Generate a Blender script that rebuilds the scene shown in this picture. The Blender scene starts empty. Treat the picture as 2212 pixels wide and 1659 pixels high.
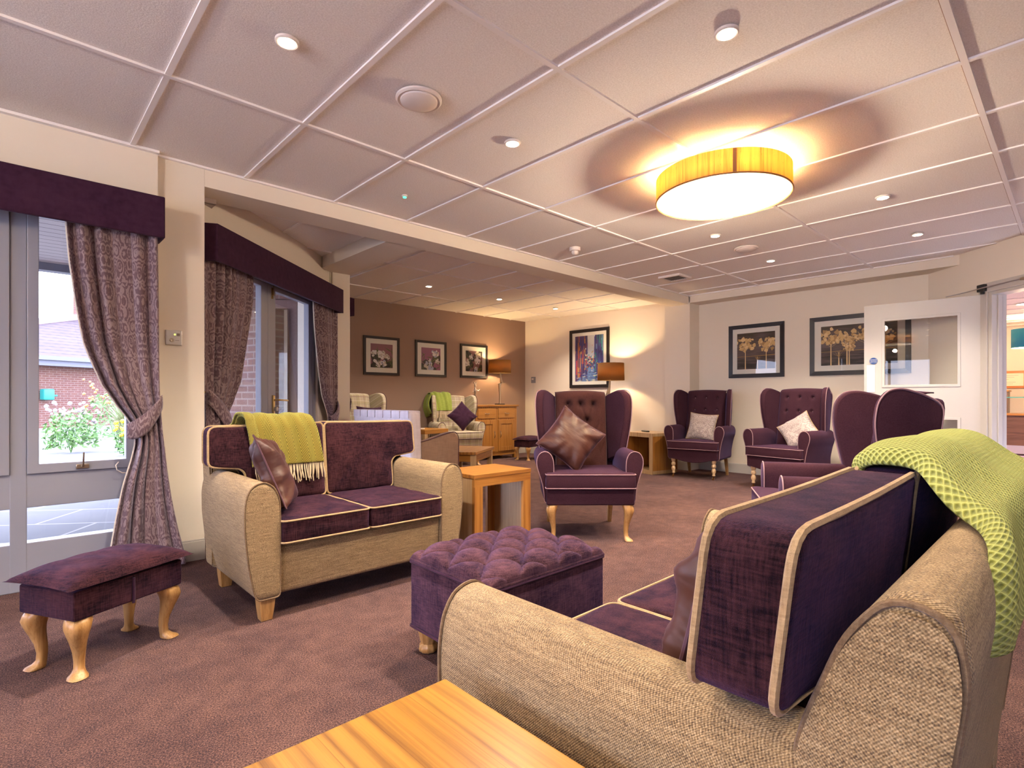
import bpy, bmesh, math, random
from mathutils import Vector, Matrix, noise
C = bpy.context.scene.collection
R = math.radians
PI = math.pi
rnd = random.Random(7)
CE = 2.376          # ceiling height
# ------------------------------------------------------------------ materials
class N:
    def __init__(s, name):
        s.m = bpy.data.materials.new(name); s.m.use_nodes = True
        s.t = s.m.node_tree; s.t.nodes.clear()
        s.out = s.t.nodes.new('ShaderNodeOutputMaterial')
        s.b = s.t.nodes.new('ShaderNodeBsdfPrincipled')
        s.t.links.new(s.b.outputs[0], s.out.inputs[0])
    def n(s, typ, **kw):
        x = s.t.nodes.new('ShaderNode' + typ)
        for k, v in kw.items():
            if k in ('operation', 'blend_type', 'data_type', 'wave_type', 'bands_direction', 'feature', 'distance', 'interpolation_type', 'rings_direction', 'wave_profile', 'offset', 'squash', 'offset_frequency', 'voronoi_dimensions', 'noise_dimensions'):
                setattr(x, k, v)
            else:
                x.inputs[k.replace('_', ' ')].default_value = v
        return x
    def l(s, a, b): s.t.links.new(a, b)
    def set(s, **kw):
        for k, v in kw.items():
            s.b.inputs[k.replace('_', ' ')].default_value = v
        return s
    def coord(s, scale=(1, 1, 1), kind='Object', rot=(0, 0, 0), loc=(0, 0, 0)):
        tc = s.t.nodes.new('ShaderNodeTexCoord'); mp = s.t.nodes.new('ShaderNodeMapping')
        mp.inputs['Scale'].default_value = scale; mp.inputs['Rotation'].default_value = rot; mp.inputs['Location'].default_value = loc
        s.l(tc.outputs[kind], mp.inputs[0]); return mp.outputs[0]
    def noise(s, co, scale, detail=2, rough=.5):
        x = s.n('TexNoise', Scale=scale, Detail=detail, Roughness=rough); s.l(co, x.inputs['Vector']); return x.outputs['Fac']
    def ramp(s, fac, stops, interp='LINEAR'):
        x = s.t.nodes.new('ShaderNodeValToRGB'); x.color_ramp.interpolation = interp
        e = x.color_ramp.elements
        while len(e) < len(stops): e.new(.5)
        for el, (p, c) in zip(e, stops): el.position = p; el.color = (*c[:3], 1)
        s.l(fac, x.inputs[0]); return x.outputs[0]
    def mix(s, fac, a, b, blend='MIX'):
        x = s.t.nodes.new('ShaderNodeMix'); x.data_type = 'RGBA'; x.blend_type = blend
        for i, v in ((0, fac), (6, a), (7, b)):
            if hasattr(v, 'default_value') or hasattr(v, 'is_output'): s.l(v, x.inputs[i])
            else: x.inputs[i].default_value = v if i == 0 else (*v[:3], 1)
        return x.outputs[2]
    def math(s, op, a, b=None, c=None):
        x = s.t.nodes.new('ShaderNodeMath'); x.operation = op
        for i, v in enumerate((a, b, c)):
            if v is None: continue
            if hasattr(v, 'is_output'): s.l(v, x.inputs[i])
            else: x.inputs[i].default_value = v
        return x.outputs[0]
    def sep(s, co):
        x = s.t.nodes.new('ShaderNodeSeparateXYZ'); s.l(co, x.inputs[0]); return x.outputs
    def comb(s, a, b, c=0.0):
        x = s.t.nodes.new('ShaderNodeCombineXYZ')
        for i, v in enumerate((a, b, c)):
            if hasattr(v, 'is_output'): s.l(v, x.inputs[i])
            else: x.inputs[i].default_value = v
        return x.outputs[0]
    def bump(s, h, strength=.3, dist=.01):
        x = s.n('Bump', Strength=strength, Distance=dist); s.l(h, x.inputs['Height']); s.l(x.outputs[0], s.b.inputs['Normal'])
    def col(s, c): s.l(c, s.b.inputs['Base Color'])

def plain(name, c, rough=.5, metal=0.0, **kw):
    m = N(name); m.set(Base_Color=(*c, 1), Roughness=rough, Metallic=metal, **kw); return m.m

def fabric(name, c1, c2, weave=900, mott=6, bump=.25, rough=.9, sheen=.15, stretch=.12, sheen_tint=(.8, .75, 1, 1), lo=.35, hi=.65, nscale=60, fine=0):
    m = N(name)
    a = m.noise(m.coord((1, 1, stretch)), nscale, 3); b = m.noise(m.coord((stretch, stretch, 1)), nscale, 3)
    w = m.math('ADD', m.math('MULTIPLY', a, .5), m.math('MULTIPLY', b, .5))
    if fine:
        a2 = m.noise(m.coord((1, 1, .10)), fine, 2); b2 = m.noise(m.coord((.10, .10, 1)), fine, 2)
        w = m.math('ADD', m.math('MULTIPLY', w, .25), m.math('MULTIPLY', m.math('ADD', a2, b2), .375))
    big = m.noise(m.coord(), mott, 3)
    f = m.math('ADD', m.math('MULTIPLY', w, .7), m.math('MULTIPLY', big, .3))
    m.col(m.ramp(f, [(lo, c1), (hi, c2)]))
    wn = m.noise(m.coord(), weave, 1)
    m.bump(m.math('ADD', m.math('MULTIPLY', wn, .5), w), bump, .003)
    m.set(Roughness=rough, Sheen_Weight=sheen, Sheen_Roughness=.4, Sheen_Tint=sheen_tint, Specular_IOR_Level=.08)
    return m.m

def wood(name, c1, c2, axis='x', scale=9, rough=.38, staves=None):
    m = N(name)
    st = {'x': (.6, 9, 9), 'y': (9, .6, 9), 'z': (9, 9, .6)}[axis]
    co = m.coord(st)
    a = m.noise(co, 3.2, 6, .6)
    w = m.n('TexWave', bands_direction={'x': 'Y', 'y': 'X', 'z': 'X'}[axis], Scale=.9, Distortion=7, Detail=3); m.l(co, w.inputs['Vector'])
    f = m.math('ADD', m.math('MULTIPLY', a, .65), m.math('MULTIPLY', w.outputs['Fac'], .35))
    c = m.ramp(f, [(.25, c2), (.42, c1), (.7, tuple(min(1, v * 1.12) for v in c1))])
    fg_ = m.noise(m.coord(tuple(v * 5 if v > 5 else v for v in st)), 4, 3, .7); c = m.mix(.55, c, m.ramp(fg_, [(.35, (.55, .45, .38)), (.55, (1, 1, 1))]), 'MULTIPLY')
    if staves:
        br = m.n('TexBrick', Scale=1.0, Mortar_Size=.0006, Brick_Width=staves[0], Row_Height=staves[1], Bias=0.0)
        br.inputs['Color1'].default_value = (1, 1, 1, 1); br.inputs['Color2'].default_value = (.74, .66, .55, 1); br.inputs['Mortar'].default_value = (.55, .4, .28, 1)
        m.l(m.coord(rot=(0, 0, R(90)) if axis == 'y' else (0, 0, 0)), br.inputs['Vector'])
        c = m.mix(.75, c, br.outputs['Color'], 'MULTIPLY')
    m.col(c); m.bump(a, .12, .002)
    m.set(Roughness=rough, Specular_IOR_Level=.4, Coat_Weight=.1, Coat_Roughness=.25)
    return m.m

MT = {}
def build_materials():
    # wall paint
    for nm, c in (('wall', (.72, .635, .535)), ('brown', (.29, .19, .145)), ('rec_wall', (.70, .60, .54))):
        m = N(nm + '_paint'); m.set(Base_Color=(*c, 1), Roughness=.75, Specular_IOR_Level=.25); m.bump(m.noise(m.coord(), 240, 2), .06, .002); MT[nm] = m.m
    m = N('ceiling_tile'); f = m.noise(m.coord(), 150, 4, .7)
    m.col(m.ramp(f, [(.3, (.70, .64, .61)), (.7, (.90, .85, .82))])); m.bump(f, .35, .004); m.set(Roughness=.95, Specular_IOR_Level=.1); MT['tile'] = m.m
    MT['grid'] = plain('white_grid_metal', (.82, .77, .76), .5)
    m = N('carpet'); co = m.coord(); big = m.noise(co, 2.2, 3); fi = m.noise(co, 210, 4, .8); mid = m.noise(co, 14, 3)
    f = m.math('ADD', m.math('MULTIPLY', fi, .80), m.math('ADD', m.math('MULTIPLY', big, .11), m.math('MULTIPLY', mid, .09)))
    m.col(m.ramp(f, [(.42, (.022, .008, .006)), (.5, (.108, .044, .028)), (.58, (.29, .15, .105))]))
    m.bump(fi, .9, .012); m.set(Roughness=1, Sheen_Weight=.12, Sheen_Roughness=.5, Sheen_Tint=(.7, .7, 1, 1), Specular_IOR_Level=.05); MT['carpet'] = m.m
    MT['beige'] = fabric('beige_weave_fabric', (.235, .16, .105), (.50, .385, .27), weave=700, nscale=90, stretch=.08, bump=.5)
    # coarse basket weave for beige upholstery
    m = N('beige_basket_weave'); co = m.coord(); s = m.sep(co)
    k = 2 * PI / .0042
    d = m.math('ADD', s[0], m.math('MULTIPLY', s[1], 1.0))
    wv = m.math('MULTIPLY', m.math('SINE', m.math('MULTIPLY', d, k)), m.math('SINE', m.math('MULTIPLY', s[2], k)))
    st = m.noise(m.coord((3, 3, 40)), 5, 4, .6)
    sp = m.noise(m.coord(), 420, 2)
    f = m.math('ADD', m.math('MULTIPLY', wv, .12), m.math('ADD', m.math('MULTIPLY', st, .34), m.math('MULTIPLY', sp, .66)))
    m.col(m.ramp(f, [(.3, (.085, .054, .032)), (.5, (.265, .175, .088)), (.7, (.50, .355, .195))]))
    m.bump(m.math('ADD', wv, sp), .45, .0018); m.set(Roughness=.9, Sheen_Weight=.12, Sheen_Tint=(.8, .85, 1, 1), Specular_IOR_Level=.15); MT['basket'] = m.m
    MT['chenille'] = fabric('plum_chenille', (.006, .0018, .0035), (.062, .021, .025), lo=.40, hi=.60, fine=300, weave=1100, mott=9, nscale=75, bump=.9, sheen=.12, sheen_tint=(.42, .32, 1, 1), stretch=.2)
    MT['plum'] = fabric('plum_wool', (.030, .010, .017), (.052, .019, .028), weave=1600, nscale=260, bump=.25, sheen=.12, stretch=.5, sheen_tint=(.5, .4, 1, 1))
    MT['tuft'] = fabric('plum_brown_wool', (.034, .012, .012), (.058, .022, .021), weave=1600, nscale=260, bump=.2, sheen=.1, stretch=.5)
    MT['velvet'] = fabric('plum_velvet', (.030, .010, .024), (.048, .018, .038), weave=1600, nscale=40, bump=.1, sheen=.15, stretch=.6)
    m = N('plum_satin'); f = m.noise(m.coord(), 5, 3)
    m.col(m.ramp(f, [(.3, (.034, .007, .006)), (.7, (.064, .017, .007))])); m.set(Roughness=.46, Specular_IOR_Level=.4, Sheen_Weight=.08, Sheen_Tint=(.75, .6, 1, 1)); m.bump(m.noise(m.coord((1, 1, 3)), 9, 2), .25, .02); MT['satin'] = m.m
    MT['pipe_b'] = fabric('beige_piping', (.26, .17, .09), (.48, .33, .18), weave=900, nscale=300, bump=.5)
    MT['pipe_d'] = fabric('brown_piping', (.13, .08, .045), (.26, .17, .10), weave=900, nscale=300, bump=.5)
    MT['pale_leg'] = wood('pale_turned_wood', (.60, .42, .25), (.50, .33, .18), 'z', rough=.35)
    MT['pipe_p'] = plain('plum_piping', (.075, .025, .04), .7)
    MT['pipe_l'] = plain('mauve_piping', (.30, .17, .19), .7)
    MT['lilac'] = fabric('pale_lilac_fabric', (.47, .40, .43), (.62, .54, .57), nscale=40, bump=.15)
    MT['mink'] = fabric('mink_fabric', (.19, .115, .08), (.26, .165, .12), nscale=120, bump=.15)
    MT['button'] = plain('mauve_button', (.34, .20, .19), .6)
    # plaid
    m = N('plaid_fabric'); s = m.sep(m.coord())
    def stripes(v, per, ph, w):
        fr = m.math('FRACT', m.math('ADD', m.math('DIVIDE', v, per), ph)); return m.math('LESS_THAN', fr, w)
    hv = m.math('ADD', s[0], m.math('MULTIPLY', s[1], .35)); vv = m.math('ADD', s[2], m.math('MULTIPLY', s[1], .65))
    c = (.44, .35, .255)
    for v in (hv, vv):
        c = m.mix(m.math('MULTIPLY', stripes(v, .105, .0, .30), .30), c, (.33, .29, .12))
        c = m.mix(m.math('MULTIPLY', stripes(v, .105, .12, .05), .8), c, (.22, .22, .10))
        c = m.mix(m.math('MULTIPLY', stripes(v, .21, .55, .045), .75), c, (.30, .16, .17))
        c = m.mix(m.math('MULTIPLY', stripes(v, .105, .70, .05), .6), c, (.75, .68, .55))
    m.col(c); m.set(Roughness=.9, Sheen_Weight=.1); m.bump(m.noise(m.coord(), 500, 1), .2, .002); MT['plaid'] = m.m
    # damask
    def damask(name, c1, c2, pu, pv, rough=.6, kind='UV'):
        m = N(name); s = m.sep(m.coord(kind=kind))
        u = m.math('DIVIDE', s[0], pu); v = m.math('DIVIDE', s[1] if kind == 'UV' else s[2], pv)
        row = m.math('FLOOR', v); u = m.math('ADD', u, m.math('MULTIPLY', m.math('MODULO', row, 2.0), .5))
        fu = m.math('ABSOLUTE', m.math('SUBTRACT', m.math('FRACT', u), .5)); fv = m.math('FRACT', v)
        co = m.comb(m.math('MULTIPLY', fu, 1.0), fv, 0.0)
        vo = m.n('TexVoronoi', Scale=5.5, Randomness=.9); m.l(co, vo.inputs['Vector'])
        n = m.n('TexNoise', Scale=7, Detail=2.5, Distortion=2.2); m.l(co, n.inputs['Vector'])
        n2 = m.n('TexNoise', Scale=26, Detail=1.0, Distortion=1.5); m.l(co, n2.inputs['Vector'])
        pet = m.math('MULTIPLY', m.math('SINE', m.math('MULTIPLY', vo.outputs['Distance'], 24.0)), .13)
        f = m.math('ADD', pet, m.math('ADD', m.math('MULTIPLY', n.outputs['Fac'], .62), m.math('MULTIPLY', n2.outputs['Fac'], .40)))
        msk = m.ramp(f, [(.50, (0, 0, 0)), (.53, (1, 1, 1))])
        m.col(m.mix(msk, c1, c2)); m.l(m.ramp(f, [(.5, (.75,) * 3), (.56, (.5,) * 3)]), m.b.inputs['Roughness'])
        m.bump(m.noise(m.coord(), 700, 1), .15, .002); m.set(Sheen_Weight=.3, Sheen_Tint=(.8, .75, 1, 1), Specular_IOR_Level=.3); return m.m
    MT['damask'] = damask('damask_curtain', (.115, .066, .078), (.235, .165, .175), .26, .40)
    MT['damask_c'] = damask('damask_cushion_fabric', (.27, .21, .20), (.40, .32, .29), .34, .30, kind='UV')
    MT['lining'] = plain('cream_lining', (.62, .55, .47), .9)
    # green throws
    def herring(name, c1, c2, sc, col3):
        m = N(name); s = m.sep(m.coord(kind='UV'))
        zz = m.math('ABSOLUTE', m.math('SUBTRACT', m.math('FRACT', m.math('MULTIPLY', s[0], 14.0)), .5))
        ph = m.math('ADD', m.math('MULTIPLY', s[1], sc), m.math('MULTIPLY', zz, 9.0))
        w = m.math('SINE', m.math('MULTIPLY', ph, 2 * PI)); f = m.math('ADD', m.math('MULTIPLY', w, .5), .5)
        nz = m.noise(m.coord(), 8, 2)
        m.col(m.mix(m.math('MULTIPLY', nz, .45), m.mix(f, c1, c2), col3)); m.bump(f, .6, .004); m.set(Roughness=1, Sheen_Weight=.4, Sheen_Tint=(.85, 1, .4, 1)); return m.m
    MT['herring'] = herring('green_herringbone_wool', (.055, .042, .002), (.34, .26, .035), 62, (.19, .145, .012))
    m = N('green_honeycomb_wool'); co = m.coord(kind='UV'); s = m.sep(co)
    a = m.math('SINE', m.math('MULTIPLY', m.math('ADD', m.math('MULTIPLY', s[0], 1.0), s[1]), 2 * PI * 46)); b = m.math('SINE', m.math('MULTIPLY', m.math('SUBTRACT', s[0], s[1]), 2 * PI * 46))
    f = m.math('MULTIPLY', m.math('ABSOLUTE', a), m.math('ABSOLUTE', b))
    nz = m.noise(m.coord(), 260, 3, .8)
    f2 = m.math('ADD', f, m.math('MULTIPLY', m.math('SUBTRACT', nz, .5), .35))
    m.col(m.ramp(f2, [(.05, (.42, .44, .12)), (.3, (.27, .27, .04)), (.75, (.11, .115, .010))])); m.bump(m.math('SUBTRACT', 1.0, f2), .8, .006); m.set(Roughness=1, Sheen_Weight=.35, Sheen_Roughness=.6, Sheen_Tint=(.9, 1, .4, 1)); MT['honey'] = m.m
    MT['green_soft'] = fabric('green_soft_wool', (.22, .27, .045), (.32, .37, .085), nscale=200, bump=.2, sheen=.4, sheen_tint=(.8, 1, .6, 1))
    MT['fringe'] = plain('cream_fringe', (.66, .52, .36), .9)
    # woods
    MT['oak_x'] = wood('oak_x', (.36, .155, .032), (.25, .090, .016), 'x')
    MT['oak_y'] = wood('oak_y', (.36, .155, .032), (.25, .090, .016), 'y')
    MT['oak_z'] = wood('oak_z', (.36, .155, .032), (.25, .090, .016), 'z')
    MT['oak_top'] = wood('oak_staves', (.37, .175, .020), (.20, .078, .008), 'y', rough=.3, staves=(.62, .075))
    MT['pale_z'] = wood('pale_oak_z', (.46, .31, .17), (.38, .23, .11), 'z')
    MT['beech'] = wood('beech', (.42, .23, .085), (.34, .165, .05), 'z', rough=.35)
    MT['walnut'] = wood('walnut_laminate', (.155, .075, .045), (.09, .04, .025), 'y')
    MT['frame'] = plain('black_frame', (.016, .012, .014), .35)
    MT['mat'] = plain('white_mount', (.72, .66, .60), .8)
    MT['white'] = plain('white_gloss_paint', (.50, .46, .42), .35)
    MT['upvc'] = plain('backlit_white_frame', (.26, .26, .31), .35)  # white frames with their backlit lilac-grey shade put into the base colour
    MT['chrome'] = plain('chrome', (.75, .72, .68), .18, 1)
    MT['brass'] = plain('brass', (.78, .55, .24), .22, 1)
    MT['steel'] = plain('brushed_steel', (.62, .60, .58), .35, 1)
    MT['silver'] = plain('antique_silver', (.50, .42, .33), .28, 1)
    MT['plastic'] = plain('white_plastic', (.70, .62, .58), .45)
    MT['dark'] = plain('dark_plastic', (.02, .02, .02), .4)
    MT['grey'] = plain('grey_plastic', (.22, .22, .24), .45)
    MT['vent'] = plain('grey_grille', (.20, .17, .15), .6)
    m = N('window_glass'); t = m.t
    tr = t.nodes.new('ShaderNodeBsdfTransparent'); tr.inputs[0].default_value = (.97, .98, .98, 1)
    gl = t.nodes.new('ShaderNodeBsdfGlossy'); gl.inputs['Roughness'].default_value = .01
    fr0 = t.nodes.new('ShaderNodeFresnel'); fr0.inputs[0].default_value = 1.45
    ge = t.nodes.new('ShaderNodeNewGeometry'); fr = m.math('MULTIPLY', fr0.outputs[0], m.math('SUBTRACT', 1.0, ge.outputs['Backfacing'])).node
    mx = t.nodes.new('ShaderNodeMixShader'); m.l(fr.outputs[0], mx.inputs[0]); m.l(tr.outputs[0], mx.inputs[1]); m.l(gl.outputs[0], mx.inputs[2]); m.l(mx.outputs[0], m.out.inputs[0]); t.nodes.remove(m.b); MT['glass'] = m.m
    m = N('reflective_glass'); t = m.t
    tr = t.nodes.new('ShaderNodeBsdfTransparent'); gl = t.nodes.new('ShaderNodeBsdfGlossy'); gl.inputs['Roughness'].default_value = .02
    mx = t.nodes.new('ShaderNodeMixShader'); mx.inputs[0].default_value = .6; m.l(tr.outputs[0], mx.inputs[1]); m.l(gl.outputs[0], mx.inputs[2]); m.l(mx.outputs[0], m.out.inputs[0]); t.nodes.remove(m.b); MT['mirror_glass'] = m.m
    def emis(name, c, st):
        m = N(name); m.set(Base_Color=(*c, 1), Emission_Color=(*c, 1), Emission_Strength=st); return m.m
    MT['lens'] = emis('lamp_lens', (1, .86, .62), 14)
    MT['led'] = emis('green_led', (.05, .9, .4), 1.6)
    MT['led_y'] = emis('yellow_led', (.8, .9, .1), 1.2)
    MT['diffuser'] = emis('drum_diffuser', (1, .80, .46), 1.05)
    def shade(name, c, tcol, grain=False):
        m = N(name); t = m.t
        df = t.nodes.new('ShaderNodeBsdfDiffuse'); df.inputs[0].default_value = (*c, 1)
        tl = t.nodes.new('ShaderNodeBsdfTranslucent'); tl.inputs[0].default_value = (*tcol, 1)
        mx = t.nodes.new('ShaderNodeMixShader'); mx.inputs[0].default_value = .5
        if grain:
            g = m.noise(m.coord((26, 26, .8)), 2.2, 4, .7); cc = m.ramp(g, [(.28, tuple(v * .42 for v in tcol)), (.5, tcol), (.75, tuple(min(1, v * 1.25) for v in tcol))])
            sp = m.noise(m.coord((60, 60, 9)), 4, 2); cc = m.mix(m.ramp(sp, [(.70, (0, 0, 0)), (.74, (.7, .7, .7))]), cc, (.25, .12, .03))
            m.l(cc, df.inputs[0]); m.l(cc, tl.inputs[0])
        m.l(df.outputs[0], mx.inputs[1]); m.l(tl.outputs[0], mx.inputs[2]); m.l(mx.outputs[0], m.out.inputs[0]); t.nodes.remove(m.b); return m.m
    MT['veneer'] = shade('veneer_shade', (.7, .45, .15), (.86, .55, .20), True)
    MT['shade'] = shade('tan_lamp_shade', (.20, .125, .06), (.20, .105, .035))
    MT['blue_shade'] = shade('blue_shade', (.0, .16, .27), (.0, .12, .2))
    # outdoors
    def brick(name, sc):
        m = N(name); b = m.n('TexBrick', Scale=1.0, Mortar_Size=.009, Brick_Width=.225, Row_Height=.075, Bias=-.1)
        b.inputs['Color1'].default_value = (.10, .034, .017, 1); b.inputs['Color2'].default_value = (.095, .032, .022, 1); b.inputs['Mortar'].default_value = (.17, .125, .10, 1)
        s = m.sep(m.coord()); m.l(m.comb(s[0], s[2]), b.inputs['Vector'])
        m.col(m.mix(.25, b.outputs['Color'], m.ramp(m.noise(m.coord(), 7, 3), [(.3, (.09, .035, .022)), (.7, (.20, .095, .07))]))); m.set(Roughness=.9); return m.m
    MT['brick'] = brick('red_brick', 1)
    m = N('paving'); b = m.n('TexBrick', Scale=1.0, Mortar_Size=.012, Brick_Width=.9, Row_Height=.6, offset=.5)
    b.inputs['Color1'].default_value = (.115, .11, .10, 1); b.inputs['Color2'].default_value = (.10, .097, .09, 1); b.inputs['Mortar'].default_value = (.30, .28, .28, 1)
    m.l(m.coord(rot=(0, 0, R(35))), b.inputs['Vector']); m.col(m.mix(.2, b.outputs['Color'], m.ramp(m.noise(m.coord(), 5, 4), [(.3, (.08, .077, .072)), (.7, (.13, .125, .118))]))); m.set(Roughness=.9); MT['paving'] = m.m
    m = N('roof_tiles'); s = m.sep(m.coord(kind='UV'))
    rw = m.math('FRACT', m.math('DIVIDE', s[1], .30)); cl = m.math('SINE', m.math('MULTIPLY', s[0], 2 * PI / .30))
    ln = m.math('LESS_THAN', m.math('ADD', rw, m.math('MULTIPLY', cl, .07)), .14)
    m.col(m.mix(ln, m.ramp(m.noise(m.coord(), 3, 3), [(.3, (.042, .024, .026)), (.7, (.060, .036, .038))]), (.010, .005, .006))); m.set(Roughness=.8); MT['roof'] = m.m
    m = N('soffit_boards'); s = m.sep(m.coord())
    gp = m.math('LESS_THAN', m.math('FRACT', m.math('DIVIDE', s[1], .125)), .1); m.col(m.mix(gp, (.42, .34, .32), (.08, .05, .045))); m.set(Roughness=.5); MT['soffit'] = m.m
    m = N('wood_soffit'); s = m.sep(m.coord())
    gp = m.math('LESS_THAN', m.math('FRACT', m.math('DIVIDE', s[1], .1)), .1); m.col(m.mix(gp, (.26, .13, .085), (.05, .025, .02))); m.set(Roughness=.5); MT['wsoffit'] = m.m
    MT['slate'] = plain('slate_grey_gutter', (.10, .10, .13), .4)
    MT['brownpvc'] = plain('brown_window_frame', (.16, .075, .06), .4)
    def leafm(name, a, b):
        m = N(name); m.col(m.ramp(m.noise(m.coord(), 6, 3), [(.3, a), (.7, b)])); m.set(Roughness=.7); return m.m
    MT['leaf'] = leafm('leaf_green', (.05, .12, .02), (.15, .27, .06)); MT['grassy'] = leafm('pale_grass', (.20, .24, .09), (.35, .35, .19))
    MT['yellow'] = plain('yellow_petals', (.70, .46, .01), .6); MT['orange'] = plain('orange_petals', (.6, .20, .05), .6); MT['pinkf'] = plain('pale_pink_petals', (.5, .36, .44), .6)
    MT['hedge'] = leafm('hedge_green', (.06, .13, .03), (.13, .22, .07)); MT['gravel'] = leafm('gravel', (.20, .17, .17), (.42, .38, .38))
    MT['teal'] = plain('teal_plastic', (.01, .22, .18), .4)
    MT['paper'] = plain('cream_paper', (.80, .74, .60), .7)
    MT['blue'] = plain('blue_disc', (.003, .055, .26), .6); MT['wtext'] = plain('white_lettering', (.85, .85, .85), .5)
    MT['purple_floor'] = fabric('lilac_carpet', (.26, .17, .27), (.38, .27, .38), nscale=120, bump=.3)

# ------------------------------------------------------------------ geometry helpers
def link(o, parent=None):
    C.objects.link(o)
    if parent is not None: o.parent = parent
    return o
def mobj(name, bm, mat, parent=None, smooth=True, loc=None, rot=None, mats=None, sub=0, bevel=0, solid=0, ang=40):
    me = bpy.data.meshes.new(name)
    bmesh.ops.recalc_face_normals(bm, faces=bm.faces)
    bm.to_mesh(me); bm.free()
    for mm in (mats or [mat]): me.materials.append(MT[mm] if isinstance(mm, str) else mm)
    if smooth:
        me.polygons.foreach_set('use_smooth', [True] * len(me.polygons))
        try: me.set_sharp_from_angle(angle=R(ang))
        except Exception: pass
    o = bpy.data.objects.new(name, me); link(o, parent)
    if loc is not None: o.location = loc
    if rot is not None: o.rotation_euler = rot
    if solid:
        md = o.modifiers.new('s', 'SOLIDIFY'); md.thickness = solid; md.offset = 0
    if bevel:
        md = o.modifiers.new('b', 'BEVEL'); md.width = bevel; md.segments = 2; md.limit_method = 'ANGLE'; md.harden_normals = False
    if sub:
        md = o.modifiers.new('u', 'SUBSURF'); md.levels = sub; md.render_levels = sub
    return o
def tag(o, label, cat, group=None):
    o['label'] = label; o['category'] = cat
    if group: o['group'] = group
    return o
def thing(name, label, cat, loc=(0, 0, 0), rz=0, group=None):
    o = bpy.data.objects.new(name, None); o.empty_display_size = .1; link(o); o.location = loc; o.rotation_euler = (0, 0, rz)
    return tag(o, label, cat, group)
def struct(o): o['kind'] = 'structure'; return o
def copy_tree(o, parent=None):
    c = o.copy(); C.objects.link(c); c.parent = parent
    for ch in list(o.children): copy_tree(ch, c)
    return c

def box(bm, x0, x1, y0, y1, z0, z1, M=None, mi=0):
    v = [bm.verts.new((x, y, z)) for x in (x0, x1) for y in (y0, y1) for z in (z0, z1)]
    fs = [bm.faces.new([v[i] for i in q]) for q in ((0, 1, 3, 2), (4, 6, 7, 5), (0, 4, 5, 1), (2, 3, 7, 6), (0, 2, 6, 4), (1, 5, 7, 3))]
    for f in fs: f.material_index = mi
    if M: bmesh.ops.transform(bm, matrix=M, verts=v)
    return v
def nb(): return bmesh.new()
def bx(*a, **k):
    bm = nb(); box(bm, *a, **k); return bm
def rbox(x0, x1, y0, y1, z0, z1, r=.02, seg=4):
    bm = nb(); v = box(bm, x0, x1, y0, y1, z0, z1)
    bmesh.ops.bevel(bm, geom=list(bm.edges), offset=r, segments=seg, affect='EDGES', profile=.5); return bm
def tube(bm, pts, r, seg=8, closed=False, caps=True, rad=None, flat=1.0):
    pts = [Vector(p) for p in pts]; n = len(pts); rings = []
    up = Vector((0, 0, 1)); prev = None
    for i, p in enumerate(pts):
        a = pts[(i - 1) % n] if (closed or i > 0) else p; b = pts[(i + 1) % n] if (closed or i < n - 1) else p
        t = (b - a)
        if t.length < 1e-9: t = Vector((0, 0, 1))
        t.normalize()
        if prev is None:
            ref = up if abs(t.z) < .95 else Vector((1, 0, 0)); nrm = t.cross(ref).normalized()
        else:
            nrm = prev - t * prev.dot(t)
            if nrm.length < 1e-6: nrm = t.orthogonal()
            nrm.normalize()
        prev = nrm; bi = t.cross(nrm)
        rr = rad[i] if rad else r
        rings.append([bm.verts.new(p + (nrm * math.cos(2 * PI * k / seg) + bi * math.sin(2 * PI * k / seg) * flat) * rr) for k in range(seg)])
    m = n if closed else n - 1
    for i in range(m):
        A, B = rings[i], rings[(i + 1) % n]
        if closed and i == n - 1:
            off = min(range(seg), key=lambda o: (A[0].co - B[o].co).length); B = B[off:] + B[:off]
        for k in range(seg): bm.faces.new((A[k], A[(k + 1) % seg], B[(k + 1) % seg], B[k]))
    if not closed and caps: bm.faces.new(rings[0][::-1]); bm.faces.new(rings[-1])
def lathe(bm, prof, seg=24, M=None, flute=0, fd=0, cap=True):
    rings = []; vs = []
    for r, z in prof:
        ring = []
        for k in range(seg):
            a = 2 * PI * k / seg; rr = max(r, 1e-4) * (1 - (fd * (.5 + .5 * math.cos(flute * a)) if flute else 0))
            v = bm.verts.new((rr * math.cos(a), rr * math.sin(a), z)); ring.append(v); vs.append(v)
        rings.append(ring)
    for i in range(len(rings) - 1):
        for k in range(seg): bm.faces.new((rings[i][k], rings[i][(k + 1) % seg], rings[i + 1][(k + 1) % seg], rings[i + 1][k]))
    if cap: bm.faces.new(rings[0][::-1]); bm.faces.new(rings[-1])
    if M: bmesh.ops.transform(bm, matrix=M, verts=vs)
def loft(bm, loops, cap=True, closed=True):
    rr = [[bm.verts.new(p) for p in L] for L in loops]; n = len(rr[0])
    for i in range(len(rr) - 1):
        for k in range(n if closed else n - 1): bm.faces.new((rr[i][k], rr[i][(k + 1) % n], rr[i + 1][(k + 1) % n], rr[i + 1][k]))
    if cap: bm.faces.new(rr[0][::-1]); bm.faces.new(rr[-1])
def rpoly(pts, r=.03, n=4):
    out = []; m = len(pts)
    for i, p in enumerate(pts):
        rr = r
        if len(p) > 2: rr = p[2]
        P = Vector(p[:2]); a = Vector(pts[i - 1][:2]) - P; b = Vector(pts[(i + 1) % m][:2]) - P
        la, lb = a.length, b.length; rr = min(rr, la * .48, lb * .48)
        if rr < 1e-4: out.append(P); continue
        A = P + a.normalized() * rr; B = P + b.normalized() * rr
        for k in range(n + 1):
            t = k / n; out.append(A * (1 - t) ** 2 + P * 2 * t * (1 - t) + B * t * t)
    return out
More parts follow.
